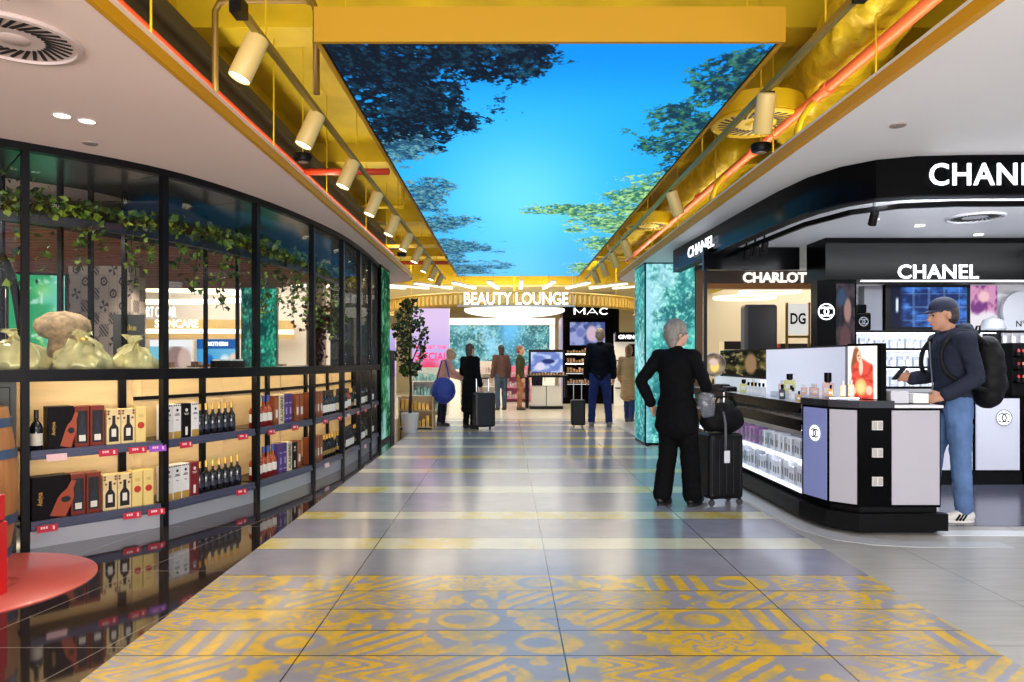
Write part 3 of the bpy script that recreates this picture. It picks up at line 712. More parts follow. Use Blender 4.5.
def proto(key):
    if key in PROTO: return PROTO[key]
    if key == 'dark_gift_box':
        def bt(mb):
            # tilted amber bottle picture
            M = Matrix.Rotation(math.radians(16), 3, 'Y'); prof = [(.036, 0), (.036, .13), (.03, .16), (.014, .2), (.012, .26)]
            pts = [(a, b) for a, b in prof] + [(-a, b) for a, b in prof[::-1]]
            mb._new([Vector((.03, -.0015, .012)) + M @ Vector((x, 0, z)) for x, z in pts], [tuple(range(len(pts)))])
            mb._new([Vector((.03, -.0002, .012)) + M @ Vector((x, 0, z)) for x, z in pts], [tuple(range(len(pts)))])
        def lb(mb): disc(mb, .066, .13, .022, -.002)
        t = carton('gift_carton', '', .165, .12, .31, NAVY, [('bottle_picture', mat('bottle_picture_amber', (168, 74, 46), .35), bt), ('picture_label', DARKP, lb)])
        ftxt('Antigua', .03, -.045, .15, t, GOLDP, rot=True, bold=.02)
    elif key == 'window_box':
        def win(mb): mb.box(-.036, .036, -.0012, 0, .03, .27)
        def bt(mb): silhouette(mb, 0, .035, .22, .024, -.003)
        def lb(mb): mb.box(-.022, .022, -.0045, -.003, .045, .09)
        t = carton('window_carton', '', .098, .12, .305, MAROON, [('window', DARKP, win), ('bottle', mat('bottle_grey_glass', (44, 46, 58), .15), bt), ('paper_label', LABELW, lb)])  # dark grey glass for the bottle in the carton window
    elif key == 'print_box':
        def bt(mb): silhouette(mb, 0, .022, .20, .034, -.0015)
        def lb(mb): mb.box(-.016, .016, -.003, -.0016, .06, .12)
        def br(mb):
            for s in (-1, 1):
                for z in (.2, .235, .255): disc(mb, s * (.03 + .008 * (z > .21)), z, .009, -.001, 7)
        t = carton('printed_carton', '', .098, .10, .27, CREAM, [('bottle_picture', DARKP, bt), ('picture_label', LABELW, lb), ('printed_leaves', mat('print_brown', (120, 72, 40), .5), br)])
    elif key == 'seal_box':
        def sl(mb): disc(mb, 0, .135, .026)
        def ln(mb):
            for z in (.2, .208, .216): mb.box(-.018, .018, -.001, 0, z, z + .003)
        t = carton('seal_carton', '', .078, .09, .28, YBOX, [('red_seal', REDP, sl), ('printed_lines', GOLDP, ln)])
    elif key == 'white_box':
        def g(mb): mb.box(-.038, .038, -.001, 0, .004, .06)
        def ln(mb):
            disc(mb, 0, .235, .012)
            for z, w_ in ((.2, .02), (.19, .026), (.15, .012)): mb.box(-w_, w_, -.001, 0, z, z + .006)
            for q in range(4): mb.box(-.036 + .02 * q, -.024 + .02 * q, -.001, 0, .268, .28)
        t = carton('white_carton', '', .082, .09, .285, WBOX, [('gold_band', GOLDP, g), ('print', DARKP, ln)])
    elif key in ('black_box', 'crimson_box'):
        def ln(mb):
            disc(mb, 0, .23, .014)
            for z, w_ in ((.2, .026), (.19, .018)): mb.box(-w_, w_, -.001, 0, z, z + .004)
            mb.box(-.012, .012, -.001, 0, .02, .09)
        t = carton('black_carton' if key == 'black_box' else 'crimson_carton', '', .10, .09, .285, NAVY if key == 'black_box' else mat('carton_crimson', (120, 22, 30), .4), [('print', LABELW, ln)])
    elif key == 'purple_box':
        def ln(mb): mb.box(-.028, .028, -.001, 0, .2, .212).box(-.03, .03, -.001, 0, .04, .05).box(-.012, .012, -.001, 0, .09, .16)
        t = carton('purple_carton', '', .075, .09, .30, PURP, [('print', mat('print_lilac', (170, 150, 200), .5), ln)])
    elif key == 'letter_box':
        t = carton('cream_carton', '', .10, .09, .30, mat('carton_ivory', (222, 206, 170), .45)); ftxt('ALANBERE', .05, 0, .15, t, DARKP, rot=True, width=.25)
    elif key == 'orange_box':
        def pn(mb): mb.box(-.03, .03, -.001, 0, .05, .27)
        def lb(mb): mb.box(-.018, .018, -.002, -.001, .07, .15)
        t = carton('brown_carton', '', .085, .09, .29, BROWNB, [('front_panel', mat('carton_russet', (160, 84, 48), .4), pn), ('paper_label', LABELW, lb)])
    elif key == 'gold_cap': t = bottle('bottle', '', .034, .27, GLASSDARK, GOLD, mat('label_dark_blue', (38, 42, 58), .5), .34, (.22, .3))
    elif key == 'blue_cap': t = bottle('bottle', '', .040, .30, REDLIQ, BLUECAP, LABELW, .34, (.22, .4), two=AMBER)
    elif key == 'amber': t = bottle('bottle', '', .040, .28, AMBER, DARKP, LABELW, .3, (.2, .42))
    elif key == 'dark': t = bottle('bottle', '', .040, .29, GLASSDARK, DARKP, LABELW, .3, (.14, .36))
    elif key == 'dark_gold': t = bottle('bottle', '', .040, .27, mat('black_bottle', (10, 9, 10), .15), GOLD, mat('label_gold', (160, 130, 70), .4, .4), .33, (.2, .3))
    PROTO[key] = [t, False]; return PROTO[key]
KLAB = {'dark_gift_box': 'black gift carton with an amber bottle picture', 'window_box': 'red wooden gift box with a bottle window', 'print_box': 'cream carton printed with a dark bottle',
        'seal_box': 'yellow carton with a red seal', 'white_box': 'white carton with a gold base band', 'black_box': 'black carton with small white print', 'crimson_box': 'crimson carton with small white print',
        'purple_box': 'purple carton with pale print', 'letter_box': 'ivory carton with upright black lettering', 'orange_box': 'brown carton with a russet front', 'gold_cap': 'dark bottle with a gold cap',
        'blue_cap': 'red spirit bottle with a blue cap', 'amber': 'amber spirit bottle with a white label', 'dark': 'dark wine bottle with a white label', 'dark_gold': 'black bottle with a gold top'}
WID = {'dark_gift_box': .17, 'window_box': .10, 'print_box': .10, 'seal_box': .08, 'white_box': .084, 'black_box': .102, 'crimson_box': .102, 'purple_box': .078, 'letter_box': .104, 'orange_box': .088, 'gold_cap': .072, 'blue_cap': .084, 'amber': .084, 'dark': .086, 'dark_gold': .084}
def row(k, z, items, start=.06, dep=.07, upper=True):
    a, u, n, L, r = bay(k); x = start; cnt = {}
    for it in items:
        if isinstance(it, float): x += it; continue
        it, _, fs = it.partition('*'); fs = float(fs or 1); wd = WID[it] * fs
        if x + wd > L - .04: break
        cnt[it] = cnt.get(it, 0) + 1
        p = a + u * (x + wd / 2) + n * (dep + (wd / 2 if it in ('gold_cap', 'blue_cap', 'amber', 'dark', 'dark_gold') else 0))
        P = proto(it)
        lab = '%s %s from left, %s shelf, %s bay' % (ORD[cnt[it] - 1], KLAB[it], 'upper' if upper else 'lower', BAYN[k - 1])
        g = KLAB[it].split(' with')[0] + ' row'
        jit = rnd.uniform(-.02, .02)
        if not P[1]: o = P[0]; P[1] = True
        else: o = dup(P[0], (0, 0, 0))
        o.location = (p.x, p.y, z); o.rotation_euler = (0, 0, r + jit); o.scale = (fs, 1, 1); o['label'] = lab; o['group'] = 'goods on the bottle shelves'
        o['category'] = 'bottle' if o.name.startswith('bottle') else 'box'
        x += wd + .004
U_, L_ = ZU, ZLW
row(1, U_, ['dark', .012, 'dark_gift_box', 'window_box', 'window_box', .01, 'print_box', 'print_box', 'seal_box', 'seal_box'], .05)
row(1, L_, ['dark_gift_box*1.45', 'window_box', 'window_box', .01, 'print_box', 'print_box', 'seal_box', 'seal_box'], .05, upper=False)
row(2, U_, ['white_box', 'white_box', 'black_box', 'white_box'] + ['gold_cap'] * 6, .05)
row(2, L_, ['white_box', 'white_box', 'white_box', 'crimson_box'] + ['gold_cap'] * 7, .05, upper=False)
row(3, U_, ['blue_cap'] * 4 + ['orange_box', 'letter_box', 'purple_box', 'purple_box', .06, 'orange_box', 'orange_box'], .05)
row(3, L_, ['blue_cap'] * 5 + ['purple_box', 'purple_box', 'letter_box', 'black_box', 'orange_box'], .05, upper=False)
row(4, U_, ['orange_box', 'orange_box', 'orange_box', 'orange_box', .01] + ['dark'] * 5, .05)
row(4, L_, ['orange_box', 'orange_box', 'orange_box', 'orange_box', .01] + ['dark_gold'] * 5, .05, upper=False)
row(5, U_, ['dark'] * 5 + ['amber'] * 2 + ['dark_gold'] * 3, .05)
row(5, L_, ['dark_gold'] * 4 + ['dark'] * 5, .05, upper=False)
row(6, U_, ['dark'] * 8, .05); row(6, L_, ['dark_gold'] * 3 + ['dark'] * 5, .05, upper=False)
row(7, U_, ['dark'] * 8, .05); row(7, L_, ['dark'] * 8, .05, upper=False)
# second rows standing behind
row(2, U_, ['black_box', .05, 'white_box', 'white_box', .3] + ['gold_cap'] * 5, .06, dep=.2) if False else None

# price tags clipped to the rails
TAGR = mat('tag_red', (190, 26, 54), .5); TAGP = mat('tag_pink', (232, 196, 196), .5); TAGV = mat('tag_purple', (150, 70, 190), .5)
def price_tag(k, x, z, m, lab, sub=None, w_=.13, h=.05):
    a, u, n, L, r = bay(k); p = a + u * x - n * .001
    t = thing('price_tag', lab, 'price tag', (p.x, p.y, z), r, 'price tags on the shelf rails')
    M = Matrix.Rotation(math.radians(-12), 3, 'X')
    MB().obox((0, -.004, -.02), (w_, .004, h), M).build('card', m, t)
    MB().box(-w_ * .3, w_ * .3, -.0, .006, .0, .018).build('clip', LIPM, t)
    mb = MB()
    for q in range(3): mb.obox((-w_ * .28 + .016 * q, -.0085 - .0005, -.012), (.011, .002, .016), M)
    mb.obox((w_ * .3, -.009, -.018), (.012, .002, .026), M).build('price_print', mat('tag_print', (250, 200, 205), .5), t)
for k, x, z, m, lab in [(1, .19, U_, TAGP, 'pale pink'), (1, .53, U_, TAGR, 'red'), (1, .74, U_, TAGR, 'red'), (1, .89, U_, TAGV, 'purple'), (1, .13, L_, TAGR, 'red'), (1, .70, L_, TAGR, 'red'), (1, .88, L_, TAGR, 'red'),
                       (2, .20, U_, TAGR, 'red'), (2, .86, U_, TAGR, 'red'), (2, .84, L_, TAGR, 'red'), (3, .22, U_, TAGR, 'red'), (3, .68, U_, TAGR, 'red'), (4, .30, U_, TAGR, 'red'), (4, .75, U_, TAGR, 'red'), (4, .35, L_, TAGP, 'pale pink'), (5, .2, U_, TAGP, 'pale pink'), (5, .7, U_, TAGR, 'red'), (6, .3, U_, TAGR, 'red'), (6, .3, L_, TAGP, 'pale pink'), (7, .3, U_, TAGR, 'red')]:
    price_tag(k, x, z - .03, m, '%s price tag on the %s rail of the %s bay, %s' % (lab, 'upper' if z == U_ else 'lower', BAYN[k - 1], 'left' if x < .36 else 'mid' if x < .8 else 'right'))

# left end: green panelled cabinet, barrel, red stand, red floor disc
a, u, n, L, r = bay(0)
t = thing('panelled_cabinet', 'dark green panelled cabinet at the left end of the shelves', 'cabinet', (a.x, a.y, 0), r)
GRN = mat('cabinet_green', (40, 42, 26), .4)
MB().box(.02, L - .05, .04, .5, 0, ZL0).build('carcass', GRN, t)
for q in range(3): MB().box(.05 + q * .33, .05 + q * .33 + .29, .022, .04, .1, ZL0 - .05).build('door_panel', GRN, t, bevel=.006)
t = thing('oak_barrel', 'oak barrel with blue hoops standing against the green cabinet', 'barrel', (-3.42, 4.55, .012))
prof = [(.19, .0)] + [(.19 + .055 * math.sin(PI * k / 10), .02 + .0999 * k) for k in range(11)] + [(.18, 1.02)]
MB().lathe(prof, 24).build('staves', mat('barrel_oak', (172, 116, 66), .5, var=.2, scale=6, wave=(6, 6, .6)), t, smooth=50)
for z in (.08, .3, .72, .92): MB().lathe([(.193 + .055 * math.sin(PI * (z - .02)), z - .03), (.199 + .055 * math.sin(PI * (z - .02)), z - .03), (.199 + .055 * math.sin(PI * (z + .01)), z + .03), (.193 + .055 * math.sin(PI * (z + .01)), z + .03)], 24, cap=False).build('hoop', mat('hoop_blue', (74, 96, 128), .4, .4), t, smooth=40)
bt = proto('dark'); o = dup(bt[0], (-3.34, 4.55, 1.032), 0, 'dark bottle standing on top of the oak barrel'); 
tag(o, 'dark bottle standing on top of the oak barrel', 'bottle', 'goods on the bottle shelves')
t = thing('display_stand', 'bright red block stand cut off by the left picture edge', 'stand', (-3.05, 3.9, 0))
REDG = mat('gloss_red', (206, 20, 22), .25, coat=.2)
MB().box(-3.40, -2.84, 3.65, 4.05, 0, .42).build('lower_block', REDG, t, world=True, bevel=.006)
MB().box(-3.40, -2.845, 3.66, 4.04, .428, .575).build('upper_block', REDG, t, world=True, bevel=.006)
MB().box(-3.39, -2.855, 3.67, 4.03, .42, .428).build('joint', mat('joint_dark_red', (70, 6, 8), .5), t, world=True)
t = thing('floor_disc', 'round salmon red floor mat in front of the nearest bottle shelf', 'floor mat', (-3.22, 4.2, 0))
MB().lathe([(.001, .012), (.685, .012), (.70, .006), (.70, 0)], 64, (0, 0, 0), cap=False).build('mat', mat('salmon_mat', (214, 96, 88), .3, coat=.15), t, smooth=30)
mb = MB()
for rr in (.08, .11, .13, .145): mb.lathe([(rr, .0125), (rr + .006, .0125), (rr + .006, .0135), (rr, .0135)], 32, (.2, -.02, 0), cap=False, sx=.8)
mb.build('printed_rings', mat('ring_print', (180, 74, 70), .4), t)

# ------------------------------------------------------------------ ivy garland on its rail, iron arch
GL = offs(FC, .36)
ZR = 2.42
tag(MB().strip(offs(FC, .33), .06, ZR - .07, ZR, 1).build('garland_rail', mat('rail_navy', (24, 26, 44), .4)), 'dark rail behind the shop glass carrying the ivy', 'rail')
LEAF = [mat('ivy_dark', (34, 52, 16), .5, var=.3, scale=20), mat('ivy_green', (78, 106, 28), .5, var=.3, scale=20), mat('ivy_light', (132, 150, 48), .5, var=.2, scale=20)]
def leaf(mb, c, s, rr):
    n = Vector((rr.uniform(-1, 1), rr.uniform(-1, 1), rr.uniform(-.6, 1))).normalized(); a = n.orthogonal().normalized(); a = Matrix.Rotation(rr.uniform(0, 6.28), 3, n) @ a; b = n.cross(a)
    c = Vector(c); f = n * s * .25
    mb.m(rr.choice((0, 0, 0, 1, 1, 2)))
    mb._new([c - a * s * .9, c - a * .3 * s + b * s * .75 + f, c + a * .15 * s + b * s * .4, c + a * s, c + a * .15 * s - b * s * .4, c - a * .3 * s - b * s * .75 + f], [(0, 1, 2, 5), (2, 3, 4, 5)])
def leaves_run(mb, line, z0, z1, spread, dens, size, rr):
    for p, q in zip(line, line[1:]):
        for _ in range(int(dens * (q - p).length)):
            c = p.lerp(q, rr.random()); w_ = mnoise.noise(Vector((c.x * 3, c.y * 3, 2)))
            leaf(mb, (c.x + rr.gauss(0, spread), c.y + rr.gauss(0, spread), z0 + (z1 - z0) * rr.random() ** 1.2 * (1 + .8 * w_)), size * rr.uniform(.6, 1.2), rr)
t = thing('ivy_garland', 'green ivy garland trailing along the rail behind the shop glass', 'plant', (GL[10].x, GL[10].y, ZR))
rr = random.Random(5); mb = MB(); leaves_run(mb, GL[4:46], ZR - .02, ZR + .14, .06, 210, .042, rr); mb.build('leaves', LEAF, t, world=True)
for k, (i, ln) in enumerate([(9, .40), (10, .22), (12, .5), (13, .3), (15, .28), (16, .5), (18, .62), (19, .36), (21, .5), (22, .66), (24, .5), (26, .6), (27, .4), (29, .6), (31, .7), (33, .5), (36, .8), (39, .7), (42, .9)]):
    c = GL[i] + Vector((-.02, -.05)); mb = MB()
    pts = [(c.x + .03 * math.sin(j * 1.3 + k), c.y + .03 * math.cos(j * 1.7 + k), ZR - ln * j / 6) for j in range(7)]
    mb.m(0).tube(pts, .004, 5)
    for _ in range(int(75 * ln)):
        q = rr.random(); j = min(5, int(q * 6)); b = Vector(pts[j]).lerp(Vector(pts[j + 1]), q * 6 - j); leaf(mb, b + Vector((rr.gauss(0, .035), rr.gauss(0, .035), 0)), .036 * rr.uniform(.6, 1.2), rr)
    mb.build('tendril', LEAF, t, world=True)
t = thing('ivy_garland', 'bushy ivy clump at the far left end of the rail', 'plant', (GL[4].x, GL[4].y, ZR))
mb = MB(); leaves_run(mb, GL[2:8], ZR - .55, ZR + .18, .10, 170, .042, rr); mb.build('leaves', LEAF, t, world=True)
a = px(-10, 245, 5.25); pts = []
for x, y in [(-30, 236), (-8, 246), (6, 262), (15, 290), (21, 325), (25, 352), (26, 370)]: pts.append(px(x, y, 5.35))
pts[-1].z = ZL1
tag(MB().tube(bend(pts), .03, 10).build('iron_arch', FRAME, smooth=True), 'curved black iron arch tube behind the nearest shop glass', 'arch')

# ------------------------------------------------------------------ things on the ledge inside the glass
a, u, n, L, r = bay(1)
def gift_bag(c, rot, lab, s=1):
    t = thing('wrapped_hamper', lab, 'gift bag', c, rot, 'cellophane wrapped hampers')
    mb = MB(); prof = [(.20, 0), (.215, .03), (.205, .07), (.18, .11), (.15, .15), (.115, .19), (.075, .225), (.035, .25), (.05, .275), (.075, .30)]
    mb.lathe([(a_ * s, b_ * s) for a_, b_ in prof], 56)
    for v in mb.bm.verts:
        an = math.atan2(v.co.y, v.co.x); f = 1 + (.06 + .5 * v.co.z) * math.sin(an * 9 + 4 * mnoise.noise(v.co * 5)); v.co.x *= f; v.co.y *= f
    for v in mb.bm.verts: v.co += Vector([mnoise.noise(v.co * 16 + Vector((k * 7, 0, 0))) * .05 for k in range(3)]) if v.co.z > .01 else Vector((0, 0, 0))
    mb.build('gold_wrap', mat('gold_cellophane', (222, 208, 146), .25, .15, var=.3, scale=7, bump=.6), t, smooth=True)
    MB().lathe([(.03 * s, .235 * s), (.042 * s, .24 * s), (.042 * s, .258 * s), (.03 * s, .262 * s)], 14, cap=False).build('ribbon', GOLD, t)
for x, d, s, lab in [(-.38, .55, 1.0, 'gold wrapped hamper at the far left of the ledge'), (.06, .5, .98, 'gold wrapped hamper on the ledge, below the green screen'), (.49, .42, .98, 'gold wrapped hamper on the ledge, below the tiled column'), (.90, .5, .88, 'gold wrapped hamper on the ledge, beside the black sign')]:
    p = a + u * x + n * d; gift_bag((p.x, p.y, ZL1), x * 3, lab, s)
p = a + u * .50 + n * .93
t = thing('straw_bust', 'straw coloured shaggy round display head behind the gold hampers', 'display', (p.x, p.y, ZL1))
mb = MB(); mb.lathe([(.13, 0), (.12, .16), (.10, .25), (.17, .28), (.21, .34), (.20, .41), (.12, .46), (.02, .48)], 28)
for v in mb.bm.verts: v.co += Vector([mnoise.noise(v.co * 18 + Vector((k * 7, 0, 0))) * .025 for k in range(3)]) if v.co.z > .01 else Vector((0, 0, 0))
mb.build('straw', mat('straw', (190, 158, 120), .8, var=.4, scale=22, bump=.6), t, smooth=True)
p = px(129, 372, 6.6); t = thing('ledge_sign', 'black card sign with yellow words standing on the ledge', 'sign', (p.x, p.y, ZL1), .45)
MB().box(-.13, .13, 0, .012, 0, .50).build('board', mat('sign_board', (52, 50, 50), .5), t)
for tx, z in (('take', .38), ('your', .25), ('bottle', .11)):
    ftxt(tx, .055, 0, z, t, mat('sign_yellow', (226, 190, 60), .5), width=.12 if tx != 'bottle' else .18)
for k, (x, lab) in enumerate([(.35, 'left'), (.62, 'middle'), (.85, 'right')]):
    a2, u2, n2, L2, r2 = bay(3 if k else 2); p = a2 + u2 * x + n2 * .8
    t = thing('leaflet_box', '%s small dark leaflet box on the shop front ledge' % lab, 'box', (p.x, p.y, ZL1), r2)
    MB().box(-.12, .12, -.05, .05, 0, .07).build('tray', NAVY, t); MB().box(-.1, .1, -.04, .04, .07, .085).build('leaflets', PAPER, t)

# ------------------------------------------------------------------ the hall seen through the glass
mb = MB(); NS = 34
SLATM = mat('slat_redwood', (150, 88, 66), .5)
def slat_edge(y): # right hand limit of the slatted ceiling
    return -3.3 - max(0, (y - 11)) * .25
for k in range(NS):
    y = 6.3 + .19 * k
    xl, xr = -13.9, min(-2.85, -4.6 + (y - 6.3) * .62) if y < 9.5 else -2.85
    if y > 11.2: xr = -2.85 - (y - 11.2) * .9
    lim = -5.75 if y < 8.4 else (-5.63 + (y - 8.4) * .06 if y < 11.4 else -5.44 + (y - 11.4) * .9)
    mb.box(xl, xr, y, y + .075, 2.60, 2.70)
o = mb.build('slat_ceiling', SLATM); struct(o, 'red brown slatted ceiling inside the left hall')
struct(MB().box(-13.9, -3.0, 6.3, 12.8, 2.72, 2.74).build('ceiling_slat_backing', mat('slat_backing', (34, 24, 22), .7)), 'dark backing above the slats')
struct(MB().strip([(-4.62, 6.2), (-2.80, 9.2), (-2.80, 11.15)], .03, 2.57, 2.76, -1).build('trim_30', mat('slat_edge_trim', (58, 58, 64), .5)), 'grey edge trim along the slatted ceiling')
# patterned tile column
us = np.linspace(-.55, .55, 90); vs = np.linspace(0, 2.6, 210)
def tiles_rgb(U, V):
    T = .165; i = np.floor(U / T).astype(int); j = np.floor(V / T).astype(int); x = U / T - i - .5; y = V / T - j - .5; r = np.hypot(x, y); a = np.arctan2(y, x)
    h = (i * 7 + j * 13 + i * j) % 6; rgb = np.ones(U.shape + (3,)) * np.array([206, 184, 166.])
    on = ((i + j) % 2 == 0)
    m = np.where(h < 2, (np.sin(a * 4) > .1) & (r < .47), np.where(h < 4, (np.abs(r - .3) < .08) | (r < .1), (np.abs(np.sin((x + y) * 9)) > .6)))
    rgb[on & m] = [70, 50, 56]; rgb[((np.abs(x) > .48) | (np.abs(y) > .48))] = [176, 158, 144]
    return rgb
U, V = np.meshgrid(us, vs); TILEM = attr_mat('patterned_tiles', .4)
t = thing('tiled_column', 'square column clad in patterned black and cream tiles', 'column', (-5.5, 9.6, 0))
MB().box(-5.92, -5.08, 9.61, 10.0, 0, 2.6).build('column', mat('column_core', (190, 170, 154), .6), t, world=True)
grid_pic('tile_face', us * .76, vs, lambda u, v: (u - 5.50, 0 * u + 9.603, v), tiles_rgb(U, V), TILEM, t, world=True)
us2 = np.linspace(9.61, 10.0, 40); U, V = np.meshgrid(us2, vs)
grid_pic('tile_face', us2, vs, lambda u, v: (0 * u - 5.073, u, v), tiles_rgb(U - 9, V), TILEM, t, world=True)
# green picture screen
def screen(name, label, c, w_, h, rot, rgbf, m, border=.03, n=(60, 90), cat='screen', depth=.06, stand=True):
    t = thing(name, label, cat, (c[0], c[1], 0 if stand else c[2] - h / 2), rot)
    z0 = c[2] - h / 2 if stand else 0
    MB().box(-w_ / 2 - border, w_ / 2 + border, .004, depth, z0 - border if stand else 0, z0 + h + border).build('frame', BLACK, t)
    if stand and z0 > .1: MB().box(-w_ * .3, w_ * .3, .012, depth, 0, z0 - border).build('stand', BLACK, t)
    us = np.linspace(0, 1, n[0]); vs = np.linspace(0, 1, n[1]); U, V = np.meshgrid(us, vs)
    grid_pic('display', us, vs, lambda u, v: ((u - .5) * w_, 0 * u, z0 + v * h + (0 if stand else .0)), rgbf(U, V), m, t)
    return t
SCREENP = attr_mat('screen_picture', emit=.85)
def green_rgb(U, V):
    a = fbm(U * 3, V * 4, 61, 5); b = fbm(U * 9, V * 12, 62, 4)
    rgb = mixc(np.ones(U.shape + (3,)) * np.array([38, 150, 96.]), [104, 196, 172], smooth(.35, .8, U + (a - .5)))
    rgb = mixc(rgb, [190, 214, 90], np.exp(-((U - .78) / .28) ** 2 - ((V - .28) / .2) ** 2) * smooth(.4, .6, b)); rgb = mixc(rgb, [210, 236, 226], smooth(.60, .75, b) * (U > .3) * .7)
    return mixc(rgb, [150, 206, 120], np.exp(-((U - .6) / .2) ** 2 - ((V - .82) / .1) ** 2) * .6)
screen('picture_screen', 'tall green picture screen in a black frame inside the left hall', px(37, 315, 8.2), .56, .92, .3, green_rgb, SCREENP)
# far wall of the left hall: slatted oak band, glowing ring, signs, poster walls
OAKS = mat('oak_slat_band', (206, 172, 112), .5, var=.15, scale=30, wave=(6, 6, .1))
slab('wall_left_hall', [(-14, 19.0), (-4.3, 19.0), (-4.3, 19.2), (-14, 19.2)], 0, 3.4, mat('left_hall_wall', (226, 216, 206), .6))
tag(MB().strip([(-11.5, 18.6), (-9.5, 18.2), (-7.6, 18.25), (-5.6, 18.8)], -.2, 2.13, 2.36).strip([(-11.5, 18.55), (-9.5, 18.15), (-7.6, 18.2), (-5.6, 18.75)], -.2, 1.88, 2.0).tube([(-9.5, 18.4, 1.9), (-9.5, 18.4, 3.4)], .02, 6).tube([(-6.6, 18.7, 1.9), (-6.6, 18.7, 3.4)], .02, 6).build('oak_canopy', OAKS), 'curved oak slat canopy over the skincare wall', 'canopy')
tag(MB().strip([(-11.5, 18.5), (-9.5, 18.1), (-7.6, 18.15), (-5.6, 18.7)], -.1, 2.01, 2.12).build('light_band', mat('cream_glow', (255, 246, 226), .5, emit=1.1, emit_rgb=(255, 244, 220))), 'bright cream light band between the oak slats', 'light')
text_on('SKINCARE', .20, (-8.33, 17.95, 2.25), .02, WHITEGLOW, tag(thing('lit_sign', '', ''), 'white lit sign letters on the oak canopy in the left hall', 'sign'), width=1.08, name='letters')
text_on('THE PORT CELLAR', .22, (-7.6, 15.2, 2.36), .05, WHITEGLOW, tag(thing('lit_sign', '', ''), 'white lit sign letters hanging left of the skincare sign', 'sign'), width=1.05, name='letters')
_s = [o for o in C.objects if o.get('label') == 'white lit sign letters hanging left of the skincare sign'][0]; MB().box(-8.13, -7.07, 15.2, 15.22, 2.22, 2.245).tube([(-8.0, 15.21, 2.24), (-8.0, 15.21, 3.4)], .008, 6).tube([(-7.2, 15.21, 2.24), (-7.2, 15.21, 3.4)], .008, 6).build('hanging_rail', WHITE, _s)
mb = MB(); mb.tube([(-8.0 + 2.7 * math.cos(q), 15.4 + 1.6 * math.sin(q), 2.72) for q in [2 * PI * k / 40 for k in range(41)]], .06, 8)
tag(mb.build('ring_light', mat('ring_glow', (255, 244, 220), .5, emit=2.2, emit_rgb=(255, 238, 200)), smooth=True), 'large glowing ring light under the left hall ceiling', 'ceiling light')
def ad(label, c, w_, h, rgbf, name='poster_wall', emit=True, n=(50, 60), rot=0, cat='poster', base=0):
    t = thing(name, label, cat, (c[0], c[1], base), rot)
    z0 = c[2] - h / 2 - base
    MB().box(-w_ / 2, w_ / 2, .004, .10, 0 if base == 0 else z0, z0 + h).build('panel', WHITE, t)
    us = np.linspace(0, 1, n[0]); vs = np.linspace(0, 1, n[1]); U, V = np.meshgrid(us, vs)
    grid_pic('picture', us, vs, lambda u, v: ((u - .5) * w_, 0 * u, z0 + v * h), rgbf(U, V), attr_mat('backlit_poster', emit=.8) if emit else attr_mat('poster_print', .5), t)
    return t
def blot(rgb, U, V, cx, cy, rx, ry, col, k=1., soft=.25): return mixc(rgb, col, smooth(1 + soft, 1 - soft, np.hypot((U - cx) / rx, (V - cy) / ry)) * k)
def blank(U, c): return np.ones(U.shape + (3,)) * np.array(c, float)
def ad_blue(U, V):
    rgb = mixc(blank(U, [70, 160, 214]), [150, 210, 240], U * .7); rgb = mixc(rgb, [26, 96, 170], (V > .72) * 1.)
    rgb = blot(rgb, U, V, .66, .25, .14, .3, [230, 240, 248]); rgb = blot(rgb, U, V, .86, .4, .1, .2, [240, 210, 190]); rgb = blot(rgb, U, V, .8, .18, .2, .12, [200, 70, 90]); return blot(rgb, U, V, .3, .3, .1, .25, [20, 110, 190])
def ad_faces(U, V):
    rgb = mixc(blank(U, [120, 190, 214]), [236, 236, 240], smooth(.2, .5, U)); rgb = blot(rgb, U, V, .62, .45, .22, .4, [150, 120, 116]); rgb = blot(rgb, U, V, .82, .4, .16, .35, [206, 176, 164]); return mixc(rgb, [244, 244, 246], (V > .8) * 1.)
c = px(203, 352, 17.5); tb = ad('blue skincare poster wall with a navy header in the left hall', (px(218, 352, 17.5).x, 17.5, 1.42), 1.05 * 1.0, .85, ad_blue)
text_on('BIOTHERM', .10, (px(218, 352, 17.5).x, 17.48, 1.73), 0, WHITEGLOW, tb, width=.5)
ad('white poster wall with close-up faces left of the blue skincare poster', (px(171, 352, 17.6).x, 17.6, 1.42), 1.05, .82, ad_faces)
def leaf_rgb(seed): return lambda U, V: foliage_rgb(U * .5, V * 1.2, seed, (14, 60, 60), (34, 140, 110), (120, 220, 190), (110, 200, 250), 7)
t = screen('screen_column', 'square column wrapped in a blue green foliage screen inside the left hall', px(259, 340, 12.6), .58, 2.2, .25, leaf_rgb(71), SCREENP, border=.01, depth=.5)
t['category'] = 'column'
tag(MB().box(-3.75, -3.45, 13.3, 13.6, 0, 2.95).build('pink_pillar', mat('pillar_pink', (206, 176, 158), .6)), 'pale pink pillar right of the foliage screen column', 'column')
rr = random.Random(9); mb = MB()
for k in range(420): leaf(mb, (-3.35 + rr.gauss(.25, .22), 12.4 + rr.gauss(0, .12), 2.05 + rr.gauss(0, .13)), .05, rr)
for k in range(260): leaf(mb, (-3.3 + rr.gauss(0, .05), 12.4 + rr.gauss(0, .06), rr.uniform(1.3, 2.1)), .045, rr)
t = thing('wine_vine', 'dark red leafed vine draped over a frame in the left hall', 'plant', (-3.3, 12.4, 0))
mb.build('leaves', [mat('vine_red', (72, 34, 38), .6), mat('vine_plum', (96, 52, 54), .6), mat('vine_rose', (130, 84, 80), .6)], t, world=True)
MB().tube([(-3.3, 12.4, 0), (-3.3, 12.4, 2.1), (-2.75, 12.4, 2.1), (-2.75, 12.4, 0)], .03, 8).build('frame', BLACK, t, world=True)
